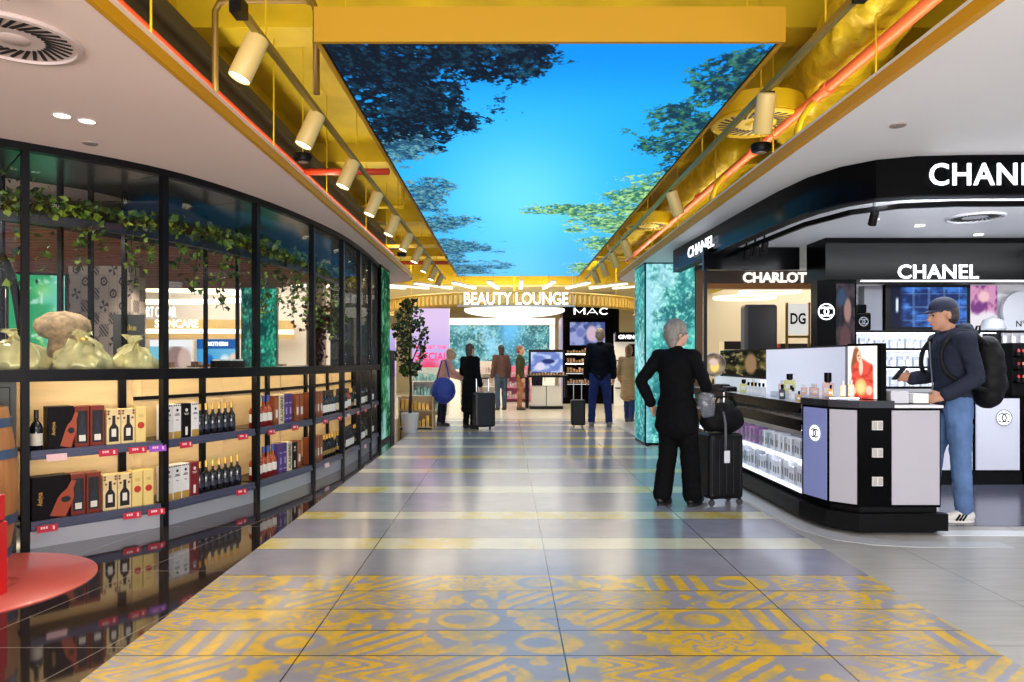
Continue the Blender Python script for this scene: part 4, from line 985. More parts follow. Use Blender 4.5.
def ad_purple(U, V): return blot(mixc(blank(U, [150, 120, 214]), [206, 190, 240], V), U, V, .5, .4, .3, .2, [230, 220, 250])
ad('lilac poster wall behind the dark red vine', (-3.05, 16.6, 1.5), .9, 1.1, ad_purple)
for k, (x, y, lab) in enumerate([(-7.2, 14.2, 'left'), (-5.9, 14.6, 'middle'), (-4.9, 14.0, 'right')]):
    t = thing('goods_gondola', '%s low white goods gondola in the left hall' % lab, 'gondola', (x, y, 0))
    MB().box(-.6, .6, -.3, .3, 0, 1.1).build('carcass', WHITE, t); mb = MB(); r2 = random.Random(k)
    for q in range(14): mb.box(-.58 + q * .083, -.51 + q * .083, -.2, 0, 1.1, 1.1 + r2.uniform(.1, .22))
    o = mb.build('stock', mat('stock_mix', (150, 110, 80), .5, var=.5, scale=12), t); o['kind'] = 'stuff'
# ------------------------------------------------------------------ right: beauty boutique
# header fascia hanging from the soffit
HZ0, HZ1 = 2.56, ZS - .002
HL = [(2.31, 9.9), (2.36, 8.4), (2.40, 7.2), (2.44, 6.4), (2.50, 5.92), (2.62, 5.60), (2.80, 5.40), (3.05, 5.30), (3.4, 5.27), (4.6, 5.24), (6.6, 5.20), (8.9, 5.16)]
t = thing('header_fascia', 'glossy black curved header fascia over the boutique counters', 'fascia', (2.8, 5.4, HZ0))
FASC = mat('fascia_black_gloss', (5, 5, 6), .2, 0, spec=.06)
MB().strip(HL, .09, HZ0, HZ1, 1).build('band', FASC, t, world=True, smooth=25)
MB().strip([(x - .012, y - .006) for x, y in HL], .11, HZ0 - .012, HZ0, 1).build('bottom_edge', BLACK, t, world=True)
def on_line(L, d):
    L = [Vector(p) for p in L]
    for a, b in zip(L, L[1:]):
        s_ = (b - a).length
        if d <= s_: return a.lerp(b, d / s_), (b - a).normalized()
        d -= s_
zt = 2.715
text_on('CHANEL', .165, (px(988, 175, 5.26).x, 5.24, 2.70), -.02, WHITEGLOW, t, name='lit_letters', bold=.012, space=1.08, width=.885)
text_on('CHANEL', .135, (2.325, 8.55, 2.69), -PI / 2 + .033, WHITEGLOW, t, name='lit_letters', bold=.012, width=1.02)
slab('ceiling_boutique', [(2.62, 9.8), (2.70, 5.98), (3.0, 5.5), (8.95, 5.35), (8.95, 9.8)], 2.64, 2.69, mat('boutique_ceiling', (244, 246, 250), .45))
# black track under the header with small black spots
BL = [(2.52, 9.6), (2.60, 7.4), (2.66, 6.4), (2.82, 5.86), (3.1, 5.62), (3.5, 5.54), (6.0, 5.5), (8.6, 5.46)]
t = thing('black_track', 'black lighting track with small spots following the header inside', 'track', (2.8, 5.8, 2.53))
MB().strip(BL, .035, 2.53, 2.57, 1).build('rail', BLACK, t, world=True)
for d, nm in [(1.9, 0), (2.15, 0), (2.38, 0), (3.95, 0), (5.25, 0), (6.05, 0), (6.9, 0)]:
    q, tg = on_line(BL, d); MB().tube([(q.x, q.y, 2.57), (q.x, q.y, 2.64)], .01, 6).build('drop_rod', BLACK, t, world=True)
    M = Matrix.Rotation(.5, 3, 'X'); c = Vector((q.x + .01, q.y, 2.53))
    MB().lathe([(.03, 0), (.034, -.01), (.034, -.11), (.028, -.115), (.026, -.10)], 14, c, M).build('spot_head', BLACK, t, world=True, smooth=40)
grille('ceiling_diffuser', 'round white swirl diffuser in the boutique ceiling', (px(975, 220, 6.5).x, 6.5, 2.637), .24, mat('diffuser_pale', (196, 198, 204), .5), SLOT, .1, 26)
for k, (x, y) in enumerate([(3.4, 6.6), (4.0, 6.9), (4.9, 7.4), (4.2, 5.95), (5.3, 6.7)]):
    downlight((x, y, 2.638), '%s downlight from the left in the boutique ceiling' % ORD[k], 'boutique ceiling downlights')
# rear fascia and wall
slab('wall_boutique', [(3.78, 8.1), (9, 8.1), (9, 8.2), (3.78, 8.2)], 0, 2.64, mat('boutique_wall_white', (222, 224, 230), .4))
t = thing('rear_fascia', 'straight black sign fascia on the boutique back wall', 'fascia', (5, 7.8, 2.19))
MB().box(3.40, 8.9, 7.60, 8.08, 2.19, 2.638).build('band', FASC, t, world=True)
text_on('CHANEL', .15, (px(939, 272, 7.58).x, 7.598, 2.275), 0, WHITEGLOW, t, name='lit_letters', bold=.012, space=1.05, width=.86)
MB().box(3.82, 8.9, 7.66, 7.70, 2.178, 2.188).build('light_strip', mat('soft_light_strip', (255, 255, 255), .5, emit=1.6), t, world=True)
t = thing('side_fascia', 'dark glass fascia strip left of the boutique back wall', 'fascia', (2.9, 8.3, 2.38))
MB().box(2.28, 3.39, 8.25, 8.31, 2.38, 2.64).build('band', mat('smoked_glass_band', (9, 10, 13), .15, spec=.1), t, world=True)
MB().box(2.285, 2.32, 8.25, 8.29, 0, 2.38).build('slim_post', BLACK, t, world=True)
# slim black column with emblem and a fashion picture
def emblem(mb, cx, cz, r, y, th=.004):
    w_ = r * .30
    for s in (-1, 1):
        a0 = math.radians(180 + 42) if s < 0 else math.radians(42)
        mb.arc((cx + s * r * .42, cz), r * .68, r * .92, a0, a0 + math.radians(276), y, th, 22)
def ring_emblem(parent, c, r, rot, m_ring, m_cc, m_back=None):
    M = Matrix.Translation(c) @ Matrix.Rotation(rot, 4, 'Z')
    def fin(mb, nm, m):
        for v in mb.bm.verts: v.co = M @ v.co
        mb.build(nm, m, parent, world=True)
    mb = MB(); mb.arc((0, 0), r * .9, r * 1.04, 0, 2 * PI, -.006, .005, 36); fin(mb, 'emblem_ring', m_ring)
    if m_back: mb = MB(); mb.arc((0, 0), .0005, r * .9, 0, 2 * PI, -.003, .002, 30); fin(mb, 'emblem_disc', m_back)
    mb = MB(); emblem(mb, 0, 0, r * .66, -.008); fin(mb, 'double_c', m_cc)
t = thing('picture_column', 'slim black boutique column with round emblem and fashion picture', 'column', (3.55, 7.7, 0))
MB().box(3.32, 3.74, 7.62, 7.78, 0, 2.19).build('column', BLACKGLOSS, t, world=True)
def ad_fashion(U, V):
    rgb = mixc(blank(U, [26, 26, 40]), [90, 70, 80], smooth(.4, .7, fbm(U * 4, V * 9, 91, 4))); rgb = blot(rgb, U, V, .62, .7, .2, .14, [206, 160, 150]); rgb = blot(rgb, U, V, .5, .35, .3, .2, [120, 84, 90]); return blot(rgb, U, V, .3, .85, .25, .1, [60, 90, 130])
us = np.linspace(0, 1, 30); vs = np.linspace(0, 1, 70); U, V = np.meshgrid(us, vs)
grid_pic('picture', us, vs, lambda u, v: (3.52 + u * .2, 0 * u + 7.617, 1.2 + v * .95), ad_fashion(U, V), attr_mat('dim_picture', emit=.45), t, world=True)
ring_emblem(t, Vector((3.415, 7.617, 1.85)), .085, 0, WHITEGLOW, WHITEGLOW)

# ---- perfume island
ISL = [(2.47, 9.6), (2.47, 5.96), (2.535, 5.63), (2.70, 5.46), (3.34, 5.46), (3.36, 6.3), (3.10, 9.6)]
t = thing('perfume_island', 'long black and white perfume counter island with glowing shelves', 'counter', (2.9, 6.2, 0))
MB().prism([(2.53, 9.55), (2.53, 6.0), (2.58, 5.66), (2.72, 5.50), (3.32, 5.50), (3.32, 6.3), (3.07, 9.55)][::-1], 0, .20).build('plinth', BLACK, t, world=True)
MB().prism([(2.44, 9.6), (2.44, 5.95), (2.50, 5.58), (2.68, 5.42), (3.36, 5.42), (3.36, 5.5), (2.72, 5.52), (2.56, 5.66), (2.50, 6.0), (2.50, 9.6)][::-1], .03, .16).build('kick_rail', mat('kick_black', (8, 8, 9), .4, spec=.12), t, world=True)
# core behind the shelves, front body
MB().prism([(2.86, 9.58), (2.86, 5.98), (3.3, 5.98), (3.3, 6.3), (3.1, 9.58)][::-1], .2, .90).build('core', mat('shelf_back_white', (236, 238, 244), .5), t, world=True)
MB().prism([(2.475, 5.975), (2.475, 5.955), (2.545, 5.64), (2.705, 5.475), (3.335, 5.475), (3.335, 5.98)][::-1], .2, .965).build('front_body', BLACKGLOSS, t, world=True)
MB().prism([(2.465, 5.98), (2.465, 5.95), (2.535, 5.625), (2.70, 5.455), (2.97, 5.455), (2.97, 5.98)][::-1], .965, 1.02).build('front_top', mat('counter_top_black', (34, 34, 40), .15), t, world=True)
BLUEP = mat('lit_blue_panel', (132, 140, 186), .35, emit=.16, emit_rgb=(120, 132, 200)); WHP = mat('white_counter_panel', (176, 174, 184), .4)
def panel(a, b, z0, z1, m, nm='front_panel', inset=.03, off=.006):
    a = Vector(a); b = Vector(b); u = (b - a).normalized(); n = Vector((u.y, -u.x)); a2 = a + u * inset + n * off; b2 = b - u * inset + n * off
    mb = MB(); mb._new([(p.x, p.y, z) for z in (z0, z1) for p in (a2, b2, b2 - n * .012, a2 - n * .012)], [(0, 1, 5, 4), (1, 2, 6, 5), (2, 3, 7, 6), (3, 0, 4, 7), (4, 5, 6, 7), (3, 2, 1, 0)])
    return mb.build(nm, m, t, world=True)
panel((2.475, 5.955), (2.545, 5.64), .22, .945, BLUEP, inset=.015)['label'] = 'blue lit panel'
panel((2.545, 5.64), (2.705, 5.475), .22, .945, WHP, inset=.012)
panel((2.945, 5.475), (3.335, 5.475), .22, .945, WHP, inset=.012)
rot = math.atan2(5.64 - 5.955, 2.545 - 2.475)
ring_emblem(t, Vector((2.505, 5.79, .74)), .062, rot, WHITEGLOW, BLACK, WHITEGLOW)
MB().prism([(2.46, 9.6), (2.46, 5.985), (2.86, 5.985), (2.86, 9.6)][::-1], .925, .97).build('side_top', mat('counter_top_pale', (214, 216, 224), .2), t, world=True)
MB().box(2.452, 2.475, 5.985, 9.6, .885, .972).build('top_edge', BLACKGLOSS, t, world=True)
MB().box(2.47, 2.86, 5.985, 9.6, .79, .81).box(2.462, 2.475, 5.985, 9.6, .735, .83).build('tester_tray', BLACKGLOSS, t, world=True)
for z in (.47, .225):
    MB().box(2.485, 2.86, 5.985, 9.6, z, z + .02).build('shelf_board', mat('shelf_white', (232, 236, 244), .3), t, world=True)
    MB().box(2.472, 2.485, 5.985, 9.6, z - .012, z + .022).build('shelf_edge', mat('shelf_edge_lit', (240, 244, 255), .3, emit=.8), t, world=True)
MB().box(2.50, 2.52, 5.985, 9.6, .725, .735).box(2.50, 2.52, 5.985, 9.6, .455, .465).build('light_strip', COOLSTRIP, t, world=True)
MB().box(2.475, 2.49, 5.985, 9.6, .70, .735).build('grey_rail', CHROME, t, world=True)
# back panel along the spine and tower with a lit fashion poster
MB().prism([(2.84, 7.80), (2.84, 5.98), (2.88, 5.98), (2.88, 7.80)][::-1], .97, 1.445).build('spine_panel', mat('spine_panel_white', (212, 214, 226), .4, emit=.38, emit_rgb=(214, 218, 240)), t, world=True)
MB().prism([(2.835, 7.80), (2.835, 5.97), (2.885, 5.97), (2.885, 7.80)][::-1], 1.445, 1.46).build('spine_cap', BLACK, t, world=True)
MB().prism([(2.80, 5.86), (2.915, 5.555), (2.96, 5.555), (2.96, 5.98), (2.84, 5.98)], 1.02, 1.465).build('poster_tower', BLACKGLOSS, t, world=True)
def lady(U, V):
    rgb = mixc(blank(U, [250, 236, 226]), [252, 246, 240], V)
    rgb = blot(rgb, U, V, .30, .76, .13, .22, [150, 92, 60], soft=.2)                       # hair
    rgb = blot(rgb, U, V, .22, .6, .10, .2, [140, 84, 54], soft=.3)
    k = smooth(.30, .24, np.abs(U - .5 - .12 * (V - .4)) - .16 * (1 - V)) * smooth(.80, .72, V + np.abs(U - .5) * .35)
    rgb = mixc(rgb, [226, 84, 66], k)
    rgb = mixc(rgb, [196, 60, 50], k * smooth(.55, .7, fbm(U * 6, V * 9, 15, 3)))
    rgb = blot(rgb, U, V, .40, .80, .085, .11, [240, 190, 164], soft=.15); rgb = blot(rgb, U, V, .46, .60, .07, .16, [246, 206, 184], soft=.2)
    rgb = blot(rgb, U, V, .38, .815, .04, .012, [110, 60, 50]); rgb = blot(rgb, U, V, .41, .755, .022, .012, [190, 60, 60])
    rgb = blot(rgb, U, V, .46, .22, .20, .16, [246, 190, 120], soft=.3); rgb = blot(rgb, U, V, .46, .20, .12, .09, [250, 214, 140], soft=.2)
    rgb = blot(rgb, U, V, .74, .16, .11, .09, [244, 200, 176]); rgb = blot(rgb, U, V, .2, .14, .1, .08, [242, 196, 172]); return rgb
us = np.linspace(0, 1, 70); vs = np.linspace(0, 1, 110); U, V = np.meshgrid(us, vs)
a2 = Vector((2.797, 5.852)); b2 = Vector((2.909, 5.552))
grid_pic('lit_poster', us, vs, lambda u, v: (a2.x - .005 + (b2.x - a2.x) * (.03 + u * .9), a2.y - .002 + (b2.y - a2.y) * (.03 + u * .9), 1.025 + v * .42), lady(U, V), attr_mat('lit_poster_picture', emit=1.0), t, world=True)['label'] = 'lit poster of a woman in a red jacket'
for z in (.83, .62, .40):
    MB().box(2.805, 2.885, 5.464, 5.476, z - .035, z + .035).build('socket_plate', mat('socket_white', (216, 214, 210), .4), t, world=True)
    MB().box(2.85, 2.88, 5.460, 5.465, z - .028, z + .028).box(2.812, 2.84, 5.460, 5.465, z - .03, z + .03).build('socket_face', mat('socket_grey', (170, 168, 166), .4), t, world=True)
MB().prism([(2.535, 9.58), (2.535, 7.86), (2.575, 7.86), (2.575, 9.58)][::-1], .97, .972).build('display_mat', PAPER, t, world=True)
# floral glass panels further along the spine
def floral(U, V):
    a = fbm(U * 4, V * 3, 101, 5); b = fbm(U * 12, V * 9, 102, 4)
    rgb = mixc(blank(U, [30, 30, 22]), [120, 110, 60], smooth(.5, .75, a)); rgb = mixc(rgb, [206, 190, 130], smooth(.58, .7, b) * .8); return blot(rgb, U, V, .7, .5, .12, .4, [190, 150, 110])
us = np.linspace(0, 1, 60); vs = np.linspace(0, 1, 40); U, V = np.meshgrid(us, vs)
MB().box(2.86, 2.90, 7.82, 9.55, .97, 1.46).build('floral_panel_back', BLACKGLOSS, t, world=True)
grid_pic('floral_panel', us, vs, lambda u, v: (0 * u + 2.857, 9.5 - u * 1.65, 1.14 + v * .30), floral(U, V), attr_mat('floral_picture', emit=.5), t, world=True)
MB().box(2.78, 2.86, 7.82, 9.5, .97, 1.12).build('display_step', mat('step_white', (240, 242, 246), .4, emit=.3), t, world=True)

# cartons on the glowing shelves (two rows), pink ones at the far end above
CW = [mat('cosmetic_carton_white', (226, 228, 234), .4), mat('cosmetic_carton_grey', (176, 182, 190), .4), mat('cosmetic_carton_pink', (206, 160, 200), .4), mat('cosmetic_carton_violet', (150, 104, 160), .4)]
BARM = mat('carton_print_grey', (130, 134, 142), .4)
CART = []
for m in CW:
    c = thing('cosmetic_carton', '', 'box', (0, -50, 0))
    MB().box(-.12, 0, -.027, .027, 0, .15).build('carton', m, c, bevel=.002, seg=1)
    MB().box(-.1206, -.12, -.017, .017, .03, .09).build('print_panel', BARM, c)
    CART.append([c, False])
rr = random.Random(3)
for z, nm in ((.49, 'upper'), (.245, 'lower')):
    y = 6.04; k = 0
    while y < 8.75:
        i = 0 if (z < .4 or y < 7.0) else (2 if k % 2 else 3)
        if z < .4 and k % 5 == 3: i = 1
        if z > .4 and y < 7.0 and k % 3 == 1: i = 1
        P = CART[i]; o = P[0] if not P[1] else dup(P[0], (0, 0, 0)); P[1] = True
        o.location = (2.635 + rr.uniform(-.004, .012), y, z); o.scale = (1, 1, 1.25 if (z < .4 and k % 6 < 3) else .95 + .1 * (k % 3 == 0))
        if k < 28:
            o['label'] = '%s cosmetic carton from the front on the %s glowing island shelf' % (ORD[k], nm)
        else: o['label'] = '%s cosmetic carton from the far end on the %s glowing island shelf' % (ORD[0 + 55 - k] if 55 - k < 28 else ORD[27], nm)
        o['group'] = 'cosmetic cartons on the island shelves'; y += .060; k += 1
        if k % 9 == 0: y += .05
    for P in CART: pass
for P in CART:
    if not P[1]:
        for ch in list(P[0].children): bpy.data.objects.remove(ch)
        bpy.data.objects.remove(P[0])
# testers lying in the tray
t_p = thing('tester_palette', '', 'tester', (0, 0, 0)); MB().box(-.06, .06, -.045, .045, 0, .012).build('base', PAPER, t_p, bevel=.003, seg=1)
MB().box(-.045, .0, -.03, .03, .012, .016).box(.01, .045, -.03, .03, .012, .016).build('pans', mat('pan_beige', (206, 180, 140), .5), t_p)
for k in range(9):
    o = t_p if k == 0 else dup(t_p, (0, 0, 0))
    o.location = (2.58, 6.15 + .21 * k, .811); o.rotation_euler = (0, 0, rr.uniform(-.3, .3)); o['label'] = '%s tester palette from the front in the open island tray' % ORD[k]; o['group'] = 'testers in the island tray'
# perfume bottles on the counter
def perfume(key, liquid, capm, wd=.05, dp=.03, h=.075, ch=.03, cr=.012):
    b = thing('perfume_bottle', '', 'perfume', (0, 0, 0))
    MB().box(-wd / 2, wd / 2, -dp / 2, dp / 2, 0, h).build('glass', mat('perfume_glass_' + key, liquid, .08, coat=.5), b, bevel=.006)
    MB().lathe([(cr * .7, h), (cr * .7, h + .008), (cr, h + .008), (cr, h + .008 + ch), (cr * .9, h + .01 + ch)], 12).build('cap', capm, b, smooth=40)
    MB().box(-wd * .3, wd * .3, -dp / 2 - .001, -dp / 2, h * .3, h * .65).build('label_plate', PAPER, b)
    return b
PB = {'amber': perfume('amber', (226, 166, 60), BLACKGLOSS), 'tall': perfume('tall', (236, 206, 120), mat('clear_cap', (220, 222, 224), .1), .05, .03, .11, .03, .014),
      'pink': perfume('pink', (240, 190, 170), mat('clear_cap', (220, 222, 224), .1), .06, .03, .07, .02, .014), 'black': perfume('black', (30, 28, 30), BLACKGLOSS, .05, .035, .09, .035, .014),
      'clear': perfume('clear', (228, 232, 236), BLACKGLOSS, .045, .03, .09, .03, .012), 'blush': perfume('blush', (238, 196, 186), BLACKGLOSS, .085, .04, .12, .075, .03), 'lime': perfume('lime', (214, 214, 130), BLACKGLOSS, .10, .05, .12, .05, .03)}
PBU = set()
def put(key, x, y, z, lab, s=1, rz=-.6):
    o = PB[key] if key not in PBU else dup(PB[key], (0, 0, 0)); PBU.add(key)
    o.location = (x, y, z); o.rotation_euler = (0, 0, rz); o.scale = (s, s, s); o['label'] = lab; o['group'] = 'perfume bottles on the island'
tray = thing('mirror_tray', 'low grey mirrored tray holding amber perfumes at the island corner', 'tray', (2.69, 5.74, 1.02), -.3)
MB().box(-.10, .12, -.12, .12, 0, .02).build('tray', mat('mirror_tray', (170, 176, 190), .1, .6), tray, bevel=.004)
put('tall', 2.69, 5.70, 1.04, 'left tall amber perfume on the grey mirrored tray', .85, -.5); put('tall', 2.745, 5.68, 1.04, 'right tall amber perfume on the grey mirrored tray', .9, -.5)
put('amber', 2.61, 5.74, 1.04, 'small squat amber perfume at the left of the mirrored tray', .8)
t = thing('display_riser', 'white acrylic riser step carrying perfumes before the spine panel', 'riser', (2.74, 6.5, .97))
MB().box(-.075, .075, -.5, .7, 0, .05).build('riser', mat('riser_acrylic', (226, 228, 236), .2), t, bevel=.004)
for k, (key, x, y, s, lab) in enumerate([('blush', 2.74, 6.08, 1., 'large blush perfume with tall black cap before the white panel'), ('pink', 2.72, 6.28, 1., 'first small pink perfume left of the large blush bottle'), ('pink', 2.75, 6.40, 1, 'second small pink perfume left of the large blush bottle'),
        ('pink', 2.72, 6.52, .9, 'third small pink perfume left of the large blush bottle'), ('lime', 2.74, 6.9, 1, 'large pale lime perfume with a black cap on the riser'), ('pink', 2.75, 7.12, 1.1, 'small pink perfume at the far end of the riser')]): put(key, x, y, 1.02, lab, s)
for k in range(5): put('clear', 2.575, 7.15 + .11 * k, .97, '%s clear perfume with black cap in the counter edge row' % ORD[k], 1)
put('black', 2.56, 6.62, .97, 'black square perfume standing on the front counter edge', 1); put('clear', 2.62, 6.56, .97, 'clear perfume right beside the black square one', 1)
put('amber', 2.56, 6.24, .97, 'small amber perfume near the front end of the counter edge', .8); put('clear', 2.57, 6.40, .97, 'clear perfume between the black and the small amber ones', .9)
put('tall', 2.66, 7.68, .97, 'tall pale yellow perfume beyond the riser end', 1.1); put('lime', 2.66, 8.0, .972, 'pale lime perfume beside the floral panel', .8)
t = thing('make_up_mirror', 'round clear display globe with a bright flower on the far counter', 'display', (2.62, 9.05, .972))
MB().lathe([(.08, 0), (.08, .015), (.012, .02), (.012, .12)], 20).build('stand', BLACK, t, smooth=30)
MB().lathe([(.155, 0), (.155, .012), (.145, .012), (.145, 0)], 32, (0, -.02, .30), Matrix.Rotation(PI / 2, 3, 'X') , cap=False).build('rim', CHROME, t)
def flower(U, V):
    rgb = mixc(blank(U, [150, 136, 110]), [80, 70, 60], smooth(.3, .7, fbm(U * 3, V * 3, 5, 3))); rgb = blot(rgb, U, V, .55, .42, .2, .25, [246, 210, 120]); return blot(rgb, U, V, .5, .62, .2, .16, [220, 190, 180])
us = np.linspace(-1, 1, 30); vs = np.linspace(0, 1, 2)
ths = np.linspace(0, 2 * PI, 41); rs_ = np.linspace(.001, .145, 12); U, V = np.meshgrid(ths, rs_)
grid_pic('face', ths, rs_, lambda a, r_: (r_ * np.cos(a), 0 * a - .015, .30 + r_ * np.sin(a)), flower(.5 + V * np.cos(U) / .29, .5 + V * np.sin(U) / .29), attr_mat('flower_picture', emit=.9), t)
for k, (y, h) in enumerate([(8.2, .05), (8.45, .07), (8.65, .06)]):
    t = thing('sample_box', '%s low dark sample box on the far counter behind the suitcase' % ORD[k], 'box', (2.56, y, .972), .1)
    MB().box(-.06, .06, -.08, .08, 0, h).build('box', NAVY, t, bevel=.004); MB().box(-.05, .05, -.07, .07, h, h + .008).build('lid_insert', BARM, t)
# grey cartons on the right front counter
t = thing('counter_ledge', 'white counter ledge on the right half of the island', 'counter top', (3.15, 5.7, .965))
MB().box(2.97, 3.345, 5.455, 5.98, .965, .985).build('ledge', mat('ledge_white', (226, 228, 232), .3), t, world=True)
for k, (x, wd, h, lab) in enumerate([(3.075, .14, .105, 'grey square carton on the right front counter of the island'), (3.24, .12, .085, 'white leaning card box right of the grey square carton')]):
    t = thing('counter_carton', lab, 'box', (x, 5.62, .985), 0); MB().box(-wd / 2, wd / 2, -.05, .05, 0, h).build('carton', GREYPANEL if k == 0 else PAPER, t, bevel=.004); MB().box(-wd / 2 - .003, wd / 2 + .003, -.053, .053, 0, .01).build('base', BLACK, t)

# ---- rear counter with emblem, and the wall shelves
t = thing('rear_counter', 'white rear counter with a round emblem behind the man', 'counter', (5.2, 7.7, 0))
MB().box(4.1, 5.50, 7.60, 8.05, 0, .15).build('plinth', BLACK, t, world=True); MB().box(4.1, 5.50, 7.57, 8.08, .15, .93).build('carcass', BLACKGLOSS, t, world=True)
MB().box(4.98, 5.44, 7.555, 7.57, .165, .925).build('front_panel', mat('lit_white_panel', (196, 198, 212), .4, emit=.08), t, world=True); MB().box(4.14, 4.94, 7.555, 7.57, .165, .925).build('front_panel', mat('lit_white_panel'), t, world=True)
MB().box(4.1, 5.50, 7.55, 8.09, .93, .95).build('top', BLACKGLOSS, t, world=True)
ring_emblem(t, Vector((5.27, 7.552, .72)), .085, 0, mat('emblem_grey', (140, 144, 160), .3), mat('emblem_navy', (40, 44, 70), .3), WHITEGLOW)
t = thing('make_up_counter', 'black make-up counter with red lipstick testers at the right edge', 'counter', (5.8, 7.7, 0))
MB().box(5.52, 6.6, 7.57, 8.08, 0, .95).build('carcass', BLACKGLOSS, t, world=True); M = Matrix.Rotation(.5, 3, 'X')
for z in (.83, .62, .40): MB().box(5.57, 5.66, 7.56, 7.572, z - .035, z + .035).build('socket_plate', mat('socket_white'), t, world=True)
MB().box(5.52, 6.6, 7.78, 8.05, .95, 1.52).build('tester_stand', BLACK, t, world=True)
for z in (1.10, 1.24, 1.38): MB().box(5.53, 6.58, 7.70, 7.79, z - .02, z).build('tester_shelf', BLACKGLOSS, t, world=True)
rr = random.Random(12); cols = [(206, 40, 36), (226, 90, 50), (150, 30, 40), (230, 130, 80), (190, 60, 70)]
lp0 = {}
for j, z in enumerate((1.10, 1.24, 1.38)):
    for k in range(8):
        ci = (k + j * 2) % 5
        if ci not in lp0:
            o = thing('lipstick_tester', '', 'lipstick', (0, 0, 0)); MB().lathe([(.018, 0), (.018, .03), (.014, .032), (.014, .04)], 10).build('tube', BLACK, o); MB().lathe([(.012, .04), (.012, .06), (.004, .072)], 10).build('bullet', mat('lipstick_%d' % ci, cols[ci], .35), o); lp0[ci] = o
        else: o = dup(lp0[ci], (0, 0, 0))
        o.location = (5.56 + .05 * k, 7.735, z); o['label'] = '%s lipstick tester from the left on the %s tester shelf' % (ORD[k], ('lowest', 'middle', 'top')[j]); o['group'] = 'lipstick testers'
t = thing('wall_shelf_unit', 'bright white perfume wall shelves with black shelf edges', 'shelf', (4.7, 7.9, 0))
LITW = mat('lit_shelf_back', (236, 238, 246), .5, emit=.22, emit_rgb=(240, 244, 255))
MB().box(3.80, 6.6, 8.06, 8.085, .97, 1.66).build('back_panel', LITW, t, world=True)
SHZ = (1.655, 1.46, 1.26, 1.04)
for z in SHZ: MB().box(3.80, 6.6 if z > 1.6 else 5.40, 7.80, 8.06, z - .02, z).build('shelf_board', mat('shelf_white'), t, world=True)
for z in SHZ: MB().box(3.80, 6.6 if z > 1.6 else 5.40, 7.79, 7.80, z - .024, z + .004).build('shelf_edge', BLACK, t, world=True)
for z in SHZ[:3]: MB().box(3.82, 5.38, 7.83, 7.85, z - .03, z - .022).build('light_strip', COOLSTRIP, t, world=True)
for x in (3.80, 5.40): MB().box(x - .015, x + .015, 7.80, 8.06, .95, 1.66).build('upright', BLACK, t, world=True)
def tv(U, V):
    a = fbm(U * 5, V * 4, 111, 4); rgb = mixc(blank(U, [20, 40, 96]), [64, 122, 214], smooth(.35, .65, a)); rgb = mixc(rgb, [150, 196, 246], ((np.abs((U * 5) % 1 - .5) < .06) | (np.abs((V * 3) % 1 - .5) < .05)) * .35); rgb = mixc(rgb, [14, 20, 50], smooth(.2, .1, U)); return blot(rgb, U, V, .08, .55, .015, .2, [220, 236, 250])
t = thing('television', 'black framed television with a blue picture on the boutique wall', 'screen', (4.68, 7.9, 1.665))
MB().box(4.20, 5.14, 7.90, 8.05, 1.665, 2.17).build('frame', BLACK, t, world=True)
us = np.linspace(0, 1, 70); vs = np.linspace(0, 1, 44); U, V = np.meshgrid(us, vs)
grid_pic('display', us, vs, lambda u, v: (4.26 + u * .84, 0 * u + 7.897, 1.70 + v * .44), tv(U, V), SCREENP, t, world=True)
tag(MB().box(3.98, 4.18, 7.93, 8.05, 1.66, 2.16).build('grey_panel', mat('grey_display_panel', (104, 106, 116), .4)), 'grey display panel left of the boutique television', 'panel')
def pinkposter(U, V):
    a = fbm(U * 4, V * 4, 121, 4); rgb = mixc(blank(U, [214, 150, 190]), [120, 60, 130], smooth(.5, .7, a)); rgb = mixc(rgb, [236, 232, 240], smooth(.5, .3, V + .3 * (a - .5))); return blot(rgb, U, V, .5, .75, .2, .12, [240, 196, 200])
ad('pink and lilac perfume poster right of the television', (5.36, 8.0, 1.92), .30, .5, pinkposter, base=1.666, n=(30, 40))
t = thing('lettered_stand', 'white arched display stand with small lettering right of the poster', 'display', (5.72, 7.9, 1.657))
MB().box(-.22, .22, .002, .038, 0, .12).lathe([(.22, 0), (.22, .04)], 40, (0, .04, .221), Matrix.Rotation(PI / 2, 3, 'X')).build('board', mat('stand_white', (170, 172, 180), .5), t); ftxt('N°5', .07, .0, .08, t, BLACK)
tag(MB().lathe([(.12, 0), (.13, .02), (.13, .03), (.09, .12), (.002, .16)], 24, (5.36, 7.86, 1.657)).build('display_dome', mat('stand_white'), smooth=40), 'white rounded display dome before the pink poster', 'display')
t = thing('giant_bottle', 'oversized black display bottle left on the top wall shelf', 'display', (3.93, 7.9, 1.657)); MB().box(-.09, .09, -.05, .05, 0, .2).build('flask', BLACKGLOSS, t, bevel=.02); MB().box(-.045, .045, -.035, .035, .2, .29).build('stopper', BLACKGLOSS, t, bevel=.01); ring_emblem(t, Vector((3.93, 7.848, 1.757)), .05, 0, BARM, BARM)
rr = random.Random(8)
sb = thing('serum_bottle', '', 'bottle', (0, 0, 0)); MB().box(-.022, .022, -.02, .02, 0, .08).build('carton', CW[0], sb, bevel=.003, seg=1); MB().lathe([(.011, .08), (.011, .115), (.008, .118)], 10).build('cap', CHROME, sb)
fb = thing('cosmetic_carton', '', 'box', (0, 0, 0)); MB().box(-.028, .028, -.02, .02, 0, .11).build('carton', CW[1], fb, bevel=.002, seg=1); MB().box(-.02, .02, -.0208, -.02, .03, .07).build('print_panel', PAPER, fb)
used = set()
